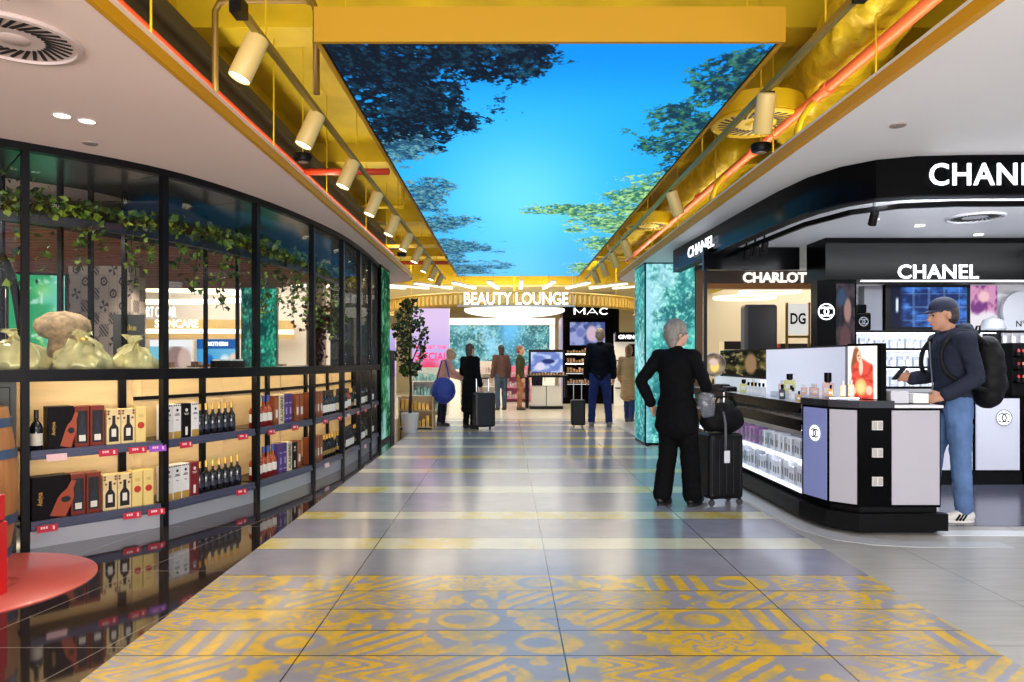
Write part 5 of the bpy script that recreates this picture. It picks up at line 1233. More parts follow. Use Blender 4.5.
for j, z in enumerate(SHZ[1:]):
    for k in range(17):
        src = sb if (k + j) % 2 else fb
        o = src if src.name not in used else dup(src, (0, 0, 0)); used.add(src.name)
        o.location = (3.92 + .085 * k, 7.88 + rr.uniform(-.01, .01), z); o.scale = (1, 1, rr.uniform(.8, 1.05))
        o['label'] = '%s item from the left on the %s wall shelf, a small %s' % (ORD[k], ('upper', 'middle', 'lowest')[j], 'capped white bottle' if src is sb else 'grey carton'); o['group'] = 'cosmetics on the wall shelves'
for k in range(9):
    o = dup(sb, (5.50 + .1 * k, 7.9, 1.655), 0); o.scale = (1, 1, 1); o.location = (5.47 + .1 * k, 7.84, 1.52); o['label'] = '%s small capped bottle from the left on top of the tester stand' % ORD[k]; o['group'] = 'cosmetics on the wall shelves'

# ---- big screen column behind the woman
t = thing('screen_column', 'wide square column wrapped in a glowing green foliage screen', 'column', (2.6, 11.5, 0))
MB().box(2.15, 3.05, 11.11, 11.95, 0, ZS).build('column', BLACKGLOSS, t, world=True)
us = np.linspace(2.17, 2.93, 90); vs = np.linspace(.04, ZS - .02, 260); U, V = np.meshgrid(us, vs)
rgb = foliage_rgb(U, V, 131, (40, 110, 116), (84, 186, 176), (166, 236, 222), (190, 232, 246), 4)
rgb = mixc(rgb, [150, 206, 226], smooth(2.30, 2.18, U) * .6)
grid_pic('display', us, vs, lambda u, v: (u, 0 * u + 11.104, v), rgb, attr_mat('foliage_screen_picture', emit=.95), t, world=True)
us = np.linspace(11.12, 11.94, 60); U, V = np.meshgrid(us, vs)
grid_pic('display', us, vs, lambda u, v: (0 * u + 2.144, u, v), foliage_rgb(U, V, 133, (40, 110, 116), (84, 186, 176), (166, 236, 222), (190, 232, 246), 4), MATS['foliage_screen_picture'], t, world=True)
MB().box(2.94, 3.05, 11.09, 11.11, 0, ZS).build('edge_post', mat('bronze_edge', (120, 86, 60), .4), t, world=True)
slab('trim_20', [(2.15, 11.0), (2.2, 11.0), (2.2, 11.05), (2.15, 11.05)], 0, 0.02, BLACK)

# ---- shop seen through the boutique opening
slab('wall_far_shop', [(4.5, 17.4), (14, 17.4), (14, 17.6), (4.5, 17.6)], 0, 3.4, mat('far_shop_wall', (232, 220, 190), .6))
t = thing('shop_sign', 'large white sign letters above a copper beam in the far shop', 'sign', (4.65, 12.1, 2.55))
MB().box(3.3, 6.5, 12.05, 12.2, 2.54, 2.63).build('copper_beam', mat('copper_beam', (214, 150, 96), .3, .3), t, world=True)
text_on('CHARLOTTE', .18, (px(782, 278, 12.1).x, 12.09, 2.735), 0, mat('cream_letters', (240, 236, 228), .5, emit=.9), t, name='letters', bold=.04, width=1.34)
MB().box(3.3, 6.5, 12.11, 12.15, 2.63, 2.852).build('back_board', mat('sign_backboard', (96, 84, 76), .4), t, world=True)
for k, (x, y, r_) in enumerate([(5.3, 15.9, .55), (5.35, 14.5, .5)]):
    tag(MB().tube([(x + r_ * math.cos(q) * 1.2, y + r_ * math.sin(q), 2.72) for q in [2 * PI * j / 30 for j in range(31)]], .03, 8).tube([(x + r_ * 1.2, y, 2.72), (x + r_ * 1.2, y, 3.39)], .006, 6).build('ring_light', mat('far_ring_glow', (255, 246, 226), .5, emit=.9), smooth=True), '%s glowing ring light hanging in the far shop' % ('larger', 'smaller')[k], 'ceiling light')
tag(MB().box(4.35, 4.95, 13.0, 13.3, 0, 2.35).build('grey_pillar', mat('pillar_grey', (96, 98, 106), .35), bevel=.05), 'tall dark grey totem pillar in the far shop', 'pillar')
t = thing('logo_sign', 'square white sign with black logo letters on a gold frame', 'sign', (px(798, 315, 12.5).x, 12.5, 0))
MB().box(-.19, .19, .0, .04, 1.78, 2.32).build('board', mat('sign_white', (240, 240, 236), .4, emit=.5), t); ftxt('DG', .2, 0, 2.06, t, BLACK, width=.27, bold=.03)
MB().box(-.21, -.18, -.02, .03, 0, 2.34).box(.18, .21, -.02, .03, 0, 2.34).box(-.18, .18, -.02, .03, 1.72, 1.76).build('frame', GOLD, t)
for k, (x0, x1, z1, cc, lab) in enumerate([(4.85, 6.0, 1.75, (240, 226, 190), 'cream'), (6.1, 6.9, 1.7, (190, 40, 40), 'red'), (7.0, 8.2, 1.7, (230, 214, 180), 'sand')]):
    t = thing('goods_gondola', '%s goods shelf at the back of the far shop' % lab, 'gondola', ((x0 + x1) / 2, 16.0, 0))
    m = mat('gondola_%s' % lab, cc, .5); MB().box(x0, x1, 16.2, 16.3, 0, z1).box(x0, x0 + .03, 15.9, 16.2, 0, z1).box(x1 - .03, x1, 15.9, 16.2, 0, z1).build('carcass', m, t, world=True)
    for z in (.5, .9, 1.3): MB().box(x0 + .03, x1 - .03, 15.9, 16.2, z, z + .03).build('shelf_board', WHITE, t, world=True)
    mb = MB(); r2 = random.Random(k)
    for z in (.53, .93, 1.33):
        x = x0 + .06
        while x < x1 - .12: mb.box(x, x + .07, 15.95, 16.1, z, z + r2.uniform(.1, .25)); x += .1
    mb.build('stock', mat('stock_pale', (206, 180, 140), .5, var=.6, scale=9), t, world=True)['kind'] = 'stuff'
    MB().box(x0, x1, 15.88, 15.9, z1 - .18, z1).build('header', mat('header_black', (40, 36, 34), .4), t, world=True)
# ------------------------------------------------------------------ the lounge at the end of the aisle
GLOWW = mat('lounge_glow', (255, 244, 220), .5, emit=1.5, emit_rgb=(255, 240, 208))
for k in range(15):
    i = k - 7; x0 = .3 + i * .62 * (1 + .05 * abs(i)); x1 = .3 + i * .50
    a = Vector((x0 * 1.06 - .02, 14.9 + .12 * abs(i), 2.97)); b = Vector((x1 * 1.06, 16.3, 2.97))
    if abs(i) > 3: a.x = .3 + i * .80; a.y = 15.3
    t = thing('linear_lamp', '%s glowing linear lamp from the left in the fan above the lounge sign' % ORD[k], 'ceiling light', a.lerp(b, .5), 0, 'fan of linear lamps')
    MB().bar(a, b, .075, .03).build('diffuser', GLOWW, t, world=True); MB().bar(a + Vector((0, 0, .03)), b + Vector((0, 0, .03)), .08, .03).build('housing', WHITE, t, world=True)
    q = a.lerp(b, .5); MB().tube([(q.x, q.y, q.z + .04), (q.x, q.y, 4.19)], .006, 5).build('hanger_rod', ROD, t, world=True)
RX, RY, RR = .18, 19.3, 3.4
t = thing('slatted_ring', 'hanging ring of pale gold slats around the lounge ceiling disc', 'canopy', (RX, RY, 2.5))
mb = MB()
for k in range(90):
    q = PI * .95 + 1.1 * PI * k / 90; M = Matrix.Rotation(q, 3, 'Z'); mb.obox(Vector((RX, RY, 2.71)) + M @ Vector((RR, 0, 0)), (.06, .05, .24), M)
mb.build('slats', mat('gold_slats', (206, 170, 72), .45), t, world=True)
for z in (2.58, 2.84): MB().tube([(RX + RR * math.cos(q), RY + RR * math.sin(q), z) for q in [PI * .95 + 1.1 * PI * j / 40 for j in range(41)]], .03, 6).build('hoop', mat('hoop_gold', (196, 160, 60), .4), t, world=True)
for q in (3.3, 3.9, 5.5, 6.1): MB().tube([(RX + RR * math.cos(q), RY + RR * math.sin(q), 2.86), (RX + RR * math.cos(q), RY + RR * math.sin(q), 4.19)], .01, 6).build('hanger_rod', ROD, t, world=True)
t = thing('glowing_disc', 'large round glowing white ceiling disc inside the slatted ring', 'ceiling light', (RX, RY, 2.5))
MB().prism([(RX + 1.2 * math.cos(q), 17.1 + (2.6 if math.sin(q) > 0 else .7) * math.sin(q)) for q in [2 * PI * j / 48 for j in range(48)]], 2.5, 2.56).build('diffuser', mat('disc_glow', (255, 252, 240), .5, emit=1.3, emit_rgb=(255, 250, 236)), t, world=True, smooth=30)
MB().tube([(RX, 17.6, 2.56), (RX, 17.6, 4.19)], .02, 8).build('hanger_rod', ROD, t, world=True)
t = thing('lounge_sign', 'white lit letters reading beauty lounge hung before the slatted ring', 'sign', (RX, 15.7, 2.55))
MB().box(-1.10, 1.50, 15.70, 15.72, 2.51, 2.545).tube([(-1.05, 15.71, 2.54), (-1.05, 15.71, 4.19)], .007, 6).tube([(1.45, 15.71, 2.54), (1.45, 15.71, 4.19)], .007, 6).build('base_rail', WHITE, t, world=True)
text_on('BEAUTY LOUNGE', .28, (.2, 15.7, 2.69), 0, mat('sign_letters_glow', (255, 255, 250), .5, emit=1.2), t, name='lit_letters', bold=.02, width=2.3)
# back LED wall and header
t = thing('picture_wall', 'wide blue green foliage screen wall at the back of the lounge', 'screen', (-.3, 26, 0))
MB().box(-2.6, 1.75, 26.0, 26.3, 0, 2.75).build('wall', WHITE, t, world=True)
us = np.linspace(-2.1, 1.55, 140); vs = np.linspace(1.0, 2.6, 70); U, V = np.meshgrid(us, vs)
rgb = foliage_rgb(U, V, 151, (50, 110, 120), (110, 180, 186), (200, 232, 216), (150, 214, 250), 3.2); rgb = mixc(rgb, [110, 196, 250], np.exp(-((U - .1) / .4) ** 2) * smooth(1.2, 2.4, V) * .9)
grid_pic('display', us, vs, lambda u, v: (u, 0 * u + 25.99, v), rgb, attr_mat('wall_screen_picture', emit=.9), t, world=True)
MB().box(-2.6, 1.75, 25.95, 25.99, 2.62, 2.86).build('header', mat('header_cream', (236, 226, 206), .5, emit=.35, var=.3, scale=14), t, world=True)
# pink lilac advertising panel
def ad_special(U, V):
    rgb = mixc(blank(U, [196, 176, 236]), [226, 200, 240], smooth(.4, .9, V)); rgb = mixc(rgb, [240, 120, 150], smooth(.5, .3, V) * .9); rgb = mixc(rgb, [250, 214, 214], smooth(.22, .1, V)); return blot(rgb, U, V, .45, .3, .25, .12, [236, 70, 110], soft=.5)
t = ad('tall lilac and pink advertising wall behind the tree', (-1.95, 18.2, 1.5), .95, 2.3, ad_special)
PINKL = mat('ad_pink_letters', (226, 60, 120), .5, emit=.5)
text_on('FORGET THE', .09, (-1.93, 18.18, 1.66), 0, PINKL, t, width=.78); text_on('SPECIAL', .22, (-1.93, 18.18, 1.42), 0, PINKL, t, width=.85, bold=.03)
# black make-up booth
t = thing('make_up_booth', 'tall black make-up booth with white lettering and screen', 'booth', (2.55, 22, 0))
MB().box(1.70, 3.42, 21.7, 23.0, 2.62, 3.0).box(1.70, 3.42, 22.4, 23.0, 0, 2.62).box(1.70, 1.80, 21.72, 22.4, 0, 2.62).box(3.32, 3.42, 21.72, 22.4, 0, 2.62).box(1.8, 3.32, 21.75, 22.4, 0, .25).build('carcass', BLACKGLOSS, t, world=True)
mb = MB(); _z0, _z1 = 2.72, 2.92; _b = lambda x0, z0, x1, z1: mb.bar((x0, 21.685, z0), (x1, 21.685, z1), .05, .02)
_b(2.06, _z0, 2.06, _z1); _b(2.06, _z1 - .01, 2.21, _z0 + .05); _b(2.21, _z0 + .05, 2.36, _z1 - .01); _b(2.36, _z0, 2.36, _z1)
_b(2.44, _z0, 2.60, _z1 - .01); _b(2.60, _z1 - .01, 2.76, _z0); _b(2.52, _z0 + .06, 2.68, _z0 + .06)
mb.arc((2.96, 2.82), .075, .11, math.radians(40), math.radians(320), 21.68, .02, 20, sx=1.35)
mb.build('lit_letters', WHITEGLOW, t, world=True)
us = np.linspace(0, 1, 60); vs = np.linspace(0, 1, 40); U, V = np.meshgrid(us, vs)
def boothpic(U, V): return blot(blot(mixc(blank(U, [70, 86, 140]), [150, 160, 206], smooth(.4, .6, fbm(U * 4, V * 3, 161, 4))), U, V, .62, .5, .15, .35, [206, 176, 196]), U, V, .3, .55, .12, .2, [110, 120, 180])
grid_pic('display', us, vs, lambda u, v: (1.98 + u * 1.1, 0 * u + 22.39, 1.80 + v * .72), boothpic(U, V), SCREENP, t, world=True)
rr = random.Random(4)
for z in (1.55, 1.25, .95, .62):
    MB().box(1.82, 3.30, 21.95, 22.4, z - .03, z).build('shelf_board', mat('booth_shelf', (60, 58, 60), .3), t, world=True); MB().box(1.82, 3.30, 22.05, 22.08, z - .045, z - .03).build('light_strip', STRIP if z > 1 else WHITEGLOW, t, world=True)
    mb = MB()
    for q in range(16): mb.box(1.86 + .09 * q, 1.92 + .09 * q, 22.0, 22.1, z, z + rr.uniform(.06, .16))
    mb.build('stock', mat('booth_stock', (190, 150, 120), .5, var=.6, scale=10), t, world=True)['kind'] = 'stuff'
MB().box(1.66, 1.70, 21.7, 22.9, 0, 2.6).build('side_poster', mat('booth_side', (150, 140, 180), .4, emit=.15), t, world=True)
# display gondola with screen in the middle
t = thing('display_table', 'black display table with a cosmetics screen and white base in mid aisle', 'display', (1.05, 19.6, 0))
MB().box(.62, 1.52, 19.3, 19.9, 0, .08).box(.55, 1.66, 19.2, 20.0, .86, .92).box(.5, .6, 19.6, 19.7, .0, .86).box(1.58, 1.66, 19.6, 19.7, .3, .86).build('frame', BLACK, t, world=True)
MB().box(.66, 1.06, 19.35, 19.85, .08, .62).box(1.08, 1.48, 19.35, 19.85, .08, .62).build('drawer_base', mat('gondola_white', (214, 212, 206), .4), t, world=True)
MB().box(.6, 1.6, 19.7, 19.8, .92, 1.62).build('screen_frame', BLACK, t, world=True)
def eyes(U, V): return blot(blot(mixc(blank(U, [110, 130, 200]), [190, 206, 240], smooth(.4, .7, fbm(U * 4, V * 4, 171, 4))), U, V, .55, .55, .2, .12, [40, 50, 110]), U, V, .3, .3, .14, .2, [220, 210, 236])
grid_pic('display', us, vs, lambda u, v: (.66 + u * .88, 0 * u + 19.69, .99 + v * .56), eyes(U, V), SCREENP, t, world=True)
mb = MB()
for q in range(12): mb.box(.62 + .08 * q, .67 + .08 * q, 19.3, 19.36, .92, .92 + rr.uniform(.04, .12))
mb.build('stock', mat('booth_stock'), t, world=True)['kind'] = 'stuff'
# perfume shop on the right of the booth
t = thing('perfume_shop_bay', 'white perfume bay with a black sign band right of the booth', 'shelf', (3.9, 20.5, 0))
MB().box(3.15, 4.8, 20.9, 21.0, 0, 2.1).build('back_panel', mat('bay_white', (232, 228, 220), .4, emit=.25), t, world=True); MB().box(3.15, 4.8, 20.6, 20.9, 1.86, 2.14).build('sign_band', BLACKGLOSS, t, world=True)
text_on('GIVENCHY', .12, (3.62, 20.59, 2.0), 0, WHITEGLOW, t, name='lit_letters', bold=.03, width=.80)
for z in (.5, .9, 1.3): MB().box(3.17, 4.78, 20.6, 20.9, z, z + .03).build('shelf_board', BLACK, t, world=True)
MB().box(3.55, 4.0, 20.85, 20.9, 1.42, 1.8).build('dark_panel', BLACK, t, world=True)
# low shelves left and centre
def low_unit(label, x0, x1, y, h, cm, sm, seed, levels):
    t = thing('goods_shelf', label, 'shelf', ((x0 + x1) / 2, y, 0)); r2 = random.Random(seed)
    MB().box(x0, x1, y + .32, y + .36, 0, h).box(x0, x0 + .03, y, y + .32, 0, h).box(x1 - .03, x1, y, y + .32, 0, h).build('carcass', cm, t, world=True)
    for z in levels:
        MB().box(x0 + .03, x1 - .03, y, y + .32, z, z + .03).build('shelf_board', cm, t, world=True); mb = MB(); x = x0 + .05
        while x < x1 - .1: mb.box(x, x + .06, y + .05, y + .18, z + .03, z + .03 + r2.uniform(.1, .22)); x += .08
        mb.build('stock', sm, t, world=True)['kind'] = 'stuff'
PINKM = mat('shelf_pink', (226, 130, 170), .5); MIX = mat('stock_bright', (190, 170, 180), .5, var=.7, scale=9)
low_unit('pale shelf with mixed boxes at the centre left of the lounge', -1.45, -.2, 22.0, 1.3, mat('shelf_pale', (226, 222, 216), .4), MIX, 1, (.1, .5, .9))
low_unit('pink shelf in the middle of the lounge behind the two shoppers', -.05, .75, 22.6, 1.15, PINKM, MIX, 2, (.1, .45, .8))
low_unit('white shelf of pale boxes in front of the pink advertising wall', -2.30, -1.45, 17.2, 1.15, mat('shelf_pale'), mat('stock_teal', (150, 200, 200), .5, var=.5, scale=9), 3, (.1, .45, .8))
low_unit('shelf of gold gift packs beneath the tree at the shop corner', -2.1, -1.42, 13.75, .62, mat('shelf_tan', (190, 156, 110), .5), mat('stock_gold', (206, 156, 60), .35, .3, var=.4, scale=12), 4, (.02, .34))
low_unit('tall narrow shelf of pink goods beside the black screen column', -2.36, -2.0, 12.3, 1.5, mat('shelf_dark', (60, 44, 46), .5), mat('stock_rose', (226, 150, 160), .5, var=.5, scale=10), 5, (.1, .45, .8, 1.15))
# tree in a planter
t = thing('potted_tree', 'small leafy tree in a planter beside the screen column', 'tree', (-1.80, 13.2, 0))
MB().lathe([(.13, 0), (.17, .35), (.15, .36), (.14, .32)], 20, cap=False).build('planter', mat('planter_white', (214, 206, 200), .5), t, smooth=40)
MB().lathe([(.001, .31), (.145, .31)], 20, cap=False).build('soil', mat('soil', (46, 34, 26), .9), t)
MB().tube([(0, 0, .3), (.02, 0, .8), (-.01, .02, 1.4), (.02, 0, 2.0)], [.03, .026, .022, .012], 8).tube([(0, .01, 1.2), (.15, .05, 1.6), (.22, 0, 1.85)], .012, 6).tube([(0, .01, 1.35), (-.14, -.05, 1.7), (-.2, 0, 2.0)], .012, 6).build('trunk', mat('bark', (60, 44, 34), .8), t, smooth=True)
rr = random.Random(21); mb = MB()
for k in range(1500):
    q = rr.uniform(0, 6.28); z = rr.uniform(1.05, 2.45); R = .34 * math.sin(PI * min(1, (z - .95) / 1.6)) ** .6 * rr.random() ** .4
    if mnoise.noise(Vector((R * math.cos(q) * 5, R * math.sin(q) * 5, z * 5))) < -.12: continue
    leaf(mb, (R * math.cos(q), R * math.sin(q), z), .05 * rr.uniform(.6, 1.2), rr)
mb.build('leaves', [mat('tree_dark', (22, 36, 18), .5), mat('tree_green', (52, 78, 30), .5), mat('tree_light', (104, 124, 52), .5)], t)

# ------------------------------------------------------------------ people
def remeshed(mb, name, mats, parent, voxel, smooth_n=6, wrinkle=0, wscale=10, fn=None):
    me = bpy.data.meshes.new('raw'); bmesh.ops.recalc_face_normals(mb.bm, faces=mb.bm.faces); mb.bm.to_mesh(me); mb.bm.free()
    o = bpy.data.objects.new('raw', me); C.objects.link(o)
    r = o.modifiers.new('r', 'REMESH'); r.mode = 'VOXEL'; r.voxel_size = voxel; r.use_smooth_shade = True
    s_ = o.modifiers.new('s', 'SMOOTH'); s_.iterations = smooth_n; s_.factor = .5
    dg = bpy.context.evaluated_depsgraph_get(); out = bpy.data.meshes.new_from_object(o.evaluated_get(dg)); bpy.data.objects.remove(o)
    if wrinkle:
        for v in out.vertices:
            c = v.co; a = mnoise.noise(Vector((c.x * wscale, c.y * wscale, c.z * wscale * 1.5))) + .5 * mnoise.noise(c * wscale * 2.3)
            v.co = c + v.normal * (a * wrinkle)
    out.name = name; out.materials.clear()
    for m in (mats if isinstance(mats, (list, tuple)) else [mats]): out.materials.append(m)
    out.polygons.foreach_set('use_smooth', [True] * len(out.polygons))
    if fn:
        for p in out.polygons: p.material_index = fn(p.center)
    return link(name, out, parent)
def limb(mb, pts, rs, n=12):
    P = [Vector(p) for p in pts]
    for a, b, ra, rb in zip(P, P[1:], rs, rs[1:]):
        mb.tube([a, b], [ra, rb], n)
    for p, r_ in zip(P, rs): mb.ball(p, r_, n)
def hand(mb, w_, d, up, side, s=1, curl=.6):
    """w_ wrist, d pointing along the hand, up = back of the hand, side = thumb direction"""
    d = Vector(d).normalized(); up = Vector(up); up = (up - d * up.dot(d)).normalized(); sd = d.cross(up); 
    if sd.dot(Vector(side)) < 0: sd = -sd
    Mx = Matrix((sd, d, up)).transposed()
    mb.ball(w_ + d * .045 * s, .05 * s, 12, Mx, (.82, 1.0, .34)); mb.ball(w_ + d * .075 * s, .04 * s, 10, Mx, (1, .6, .34))
    for k, (o_, ln) in enumerate([(.030, .070), (.010, .080), (-.011, .074), (-.031, .058)]):
        b = w_ + d * .085 * s + sd * o_ * s; pts = [b]; ang = curl * .45
        for q in range(3):
            pts.append(pts[-1] + (d * math.cos(ang) - up * math.sin(ang)) * ln * s * (.44, .32, .24)[q]); ang += curl * (.9, .7, .5)[q]
        limb(mb, pts, [.0095 * s, .009 * s, .0085 * s, .0075 * s], 8)
    b = w_ + d * .03 * s + sd * .03 * s
    limb(mb, [b, b + (d * .7 + sd * .8 - up * .15).normalized() * .034 * s, b + (d * .85 + sd * .5 - up * .35).normalized() * .066 * s], [.013 * s, .011 * s, .009 * s], 8)
STD = dict(pelvis=(0, 0, .95), waist=(0, 0, 1.08), chest=(0, -.01, 1.30), neck=(0, .01, 1.46), head=(0, -.015, 1.615),
           sh_r=(-.175, 0, 1.41), el_r=(-.235, .03, 1.12), wr_r=(-.245, -.05, .88), sh_l=(.175, 0, 1.41), el_l=(.235, .03, 1.12), wr_l=(.245, -.05, .88),
           hip_r=(-.085, 0, .92), kn_r=(-.095, -.015, .50), an_r=(-.095, .02, .085), hip_l=(.085, 0, .92), kn_l=(.095, -.015, .50), an_l=(.095, .02, .085))
SHAPES = {}
def figure(label, loc, rotz, height, joints=None, skin=(206, 156, 130), top=(30, 30, 34), bottom=(40, 50, 80), hair=(90, 70, 56), shoe=(24, 22, 22), hair_len=0, coat=0, voxel=.014, yaw=0, nod=0, build=1.0,
           foot=None, hands=None, leg=1.0, hair_big=1.0, top_name='jacket', wr=.008, bottom_name='trousers', hair_top=True, group=None):
    J = {k: Vector(v) for k, v in {**STD, **(joints or {})}.items()}
    k_ = height / 1.75; t = thing('person', label, 'person', loc, rotz); t.scale = (k_, k_, k_)
    if group: t['group'] = group
    tagc = lambda c: '_%d_%d_%d' % c
    SK = mat('skin' + tagc(skin), skin, .55, var=.05, scale=6); TP = mat('cloth' + tagc(top), top, .85, var=.12, scale=5, spec=.12); BT = mat('cloth' + tagc(bottom), bottom, .85, var=.22, scale=7, spec=.12)
    HR = mat('hair' + tagc(hair), hair, .6, var=.25, scale=30, wave=(1, 1, .15)); SH = mat('shoe' + tagc(shoe), shoe, .5)
    b_ = build
    HM = Matrix.Translation(J['head']) @ Matrix.Rotation(yaw, 4, 'Z') @ Matrix.Rotation(nod, 4, 'X')
    hp = lambda x, y, z: HM @ Vector((x, y, z)); HR3 = HM.to_3x3()
    # body: one continuous surface
    mb = MB()
    def torso(g):
        for a, r1, sx, sy in (('pelvis', .135, 1.18, .82), ('waist', .13, 1.06, .80), ('chest', .15, 1.12, .80)):
            mb.ball(J[a], (r1 + g) * b_, 16, None, (sx, sy, 1.05))
        for a, b2, s0, s1 in (('pelvis', 'waist', .135, .13), ('waist', 'chest', .13, .15)):
            for q in range(1, 4): mb.ball(J[a].lerp(J[b2], q / 4), ((s0 + (s1 - s0) * q / 4) + g) * b_, 14, None, (1.1, .8, 1))
        limb(mb, [J['sh_r'], J['chest'].lerp(J['neck'], .55), J['sh_l']], [.062 + g, .085 + g, .062 + g])
    def arms(g, upto=1.0):
        for s_ in 'rl': limb(mb, [J['sh_' + s_], J['el_' + s_], J['el_' + s_].lerp(J['wr_' + s_], upto)], [.055 + g, .043 + g, .031 + g * 1.1 + .006 * (g > 0)])
    def legs(g, low=1.0):
        for s_ in 'rl': limb(mb, [J['hip_' + s_], J['kn_' + s_], J['kn_' + s_].lerp(J['an_' + s_], low)], [.088 * b_ + g, (.058 + g) * (leg if g else 1), (.040 + g * 1.5) * (leg * 1.15 if g and leg > 1 else 1)])
    torso(0); arms(0); legs(0)
    limb(mb, [J['chest'].lerp(J['neck'], .6), J['neck'], J['head'] - (J['head'] - J['neck']) * .25], [.07, .055, .055])
    mb.ball(hp(0, .012, .03), .1, 18, HR3, (.78, .98, .95)); mb.ball(hp(0, -.022, -.035), .078, 16, HR3, (.80, .92, 1.02)); mb.ball(hp(0, -.055, -.085), .034, 12, HR3, (1.1, .9, .8))
    mb.ball(hp(0, -.075, .028), .03, 10, HR3, (1.9, .6, .45))
    limb(mb, [hp(0, -.092, .012), hp(0, -.108, -.02), hp(0, -.100, -.030)], [.009, .014, .012], 8)
    for s_ in (-1, 1): mb.ball(hp(s_ * .080, .012, -.008), .03, 10, HR3, (.32, .62, 1.05))
    mb.ball(hp(0, -.092, -.058), .018, 8, HR3, (1.3, .5, .42))
    for s_ in 'rl':
        h_ = (hands or {}).get(s_) or dict(d=(J['wr_' + s_] - J['el_' + s_]), up=((-1 if s_ == 'r' else 1), 0, .1), side=(0, -1, 0), curl=.5)
        hand(mb, J['wr_' + s_], h_['d'], h_['up'], h_['side'], 1, h_.get('curl', .5))
        f = foot or {}
        limb(mb, [J['an_' + s_], J['an_' + s_] + Vector((0, -.06, -.04))], [.042, .035])
    remeshed(mb, 'body', SK, t, min(voxel, .010), 2)
    for s_ in (-1, 1):
        MB().ball(hp(s_ * .031, -.082, .006), .0105, 8, HR3, (1.2, .6, .7)).build('eye', mat('eye_dark', (40, 30, 28), .2), t, smooth=True)
        MB().ball(hp(s_ * .032, -.092, .026), .016, 8, HR3, (1.2, .3, .25)).build('eyebrow', HR, t, smooth=True)
    MB().ball(hp(0, -.099, -.058), .02, 8, HR3, (1.1, .3, .26)).build('mouth', mat('lips', (150, 84, 78), .5), t, smooth=True)
    # hair
    if hair_top:
        mb = MB(); mb.ball(hp(0, .022, .042), .1 * hair_big, 18, HR3, (.84, 1.0, .96)); mb.ball(hp(0, .05, .0), .09 * hair_big, 14, HR3, (.90, .80, 1.0))
        if hair_len: mb.ball(hp(0, .055, -.05 - hair_len * .3), .085, 14, HR3, (.92, .6, .9 + hair_len * 3))
        o = remeshed(mb, 'hair', HR, t, .011, 3, .006, 26)
    # clothes
    g = .016; mb = MB(); torso(g); arms(g, .93); limb(mb, [J['chest'].lerp(J['neck'], .7), J['chest'].lerp(J['neck'], 1.0)], [.085, .070])
    if coat:
        n = 6; P0 = J['pelvis']
        for q in range(n + 1):
            z = P0.z - coat * q / n; mb.ball((P0.x, P0.y, z), (.155 + .02 * q / n) * b_, 14, None, (1.2, .9, .75))
    else: mb.ball(J['pelvis'] + Vector((0, 0, -.03)), .15 * b_, 14, None, (1.18, .85, .8))
    remeshed(mb, top_name, TP, t, voxel, 4, wr, 12)
    mb = MB(); mb.ball(J['pelvis'] + Vector((0, 0, -.02)), .147 * b_, 14, None, (1.13, .82, .95)); legs(.016, .96)
    remeshed(mb, bottom_name, BT, t, voxel, 4, wr, 14)
    for s_ in 'rl':
        a = J['an_' + s_]; M = Matrix.Rotation((foot or {}).get(s_, 0), 3, 'Z'); z0 = a.z - .085
        mb = MB(); limb(mb, [a + M @ Vector((0, .035, -.035)), a + M @ Vector((0, -.05, -.035)), a + M @ Vector((0, -.135, -.052))], [.046, .045, .032])
        mb.ball(a + Vector((0, .01, -.01)), .052, 10)
        for v in mb.bm.verts: v.co.z = max(v.co.z, z0 + .012)
        remeshed(mb, 'shoe', SH, t, .012, 2)
        mb = MB(); pts = [(.045 * math.cos(q) * (1 if True else 1), -.05 + .125 * math.sin(q)) for q in [2 * PI * j / 18 for j in range(18)]]
        mb.prism([tuple((a + M @ Vector((x, y, 0)))[:2]) for x, y in pts], z0, z0 + .022); mb.build('sole', mat('sole' + tagc(shoe), tuple(min(255, c + 10) for c in shoe), .6), t)
    return t, J, k_

# woman in black with her luggage
W, WJ, wk = figure('grey haired woman in black coat and trousers, seen from behind with luggage', (1.56, 6.55, 0), 2.42, 1.70,
    dict(sh_r=(-.17, 0, 1.40), el_r=(-.30, .02, 1.16), wr_r=(-.22, -.20, 1.02), sh_l=(.18, .01, 1.40), el_l=(.33, .10, 1.17), wr_l=(.26, .02, .95),
         an_r=(-.13, -.06, .085), kn_r=(-.11, -.05, .50), an_l=(.11, .08, .085)),
    skin=(196, 150, 126), top=(9, 9, 11), bottom=(8, 8, 10), leg=1.22, hair_big=1.15, hair=(128, 122, 114), shoe=(12, 12, 13), hair_len=.03, coat=.20, voxel=.010, yaw=-.62, build=1.06, wr=.006,
    hands={'r': dict(d=(.1, -1, -.35), up=(-.2, .1, 1), side=(1, 0, 0), curl=1.1), 'l': dict(d=(-.15, -.25, -1), up=(1, 0, 0), side=(0, -1, 0), curl=.7)}, top_name='coat')
t = thing('suitcase', 'black upright suitcase with telescopic handle beside the woman in black', 'suitcase', (1.98, 6.62, 0), .22)
CASE = mat('suitcase_black', (10, 10, 12), .4, spec=.25, bump=.15, scale=60)
mb = MB(); mb.box(-.17, .17, -.13, .13, .06, .66); mb.build('shell', CASE, t, bevel=.035, seg=3)
for x in (-.14, -.07, 0, .07, .14): MB().box(x - .012, x + .012, -.137, -.129, .11, .61).build('rib', CASE, t, bevel=.004)
for x in (-.09, .09): MB().tube([(x, .09, .64), (x, .09, 1.03)], .008, 8).build('handle_tube', CHROME, t)
MB().tube([(-.09, .09, 1.03), (-.085, .09, 1.05), (.085, .09, 1.05), (.09, .09, 1.03)], .014, 8).build('handle_grip', BLACK, t, smooth=True)
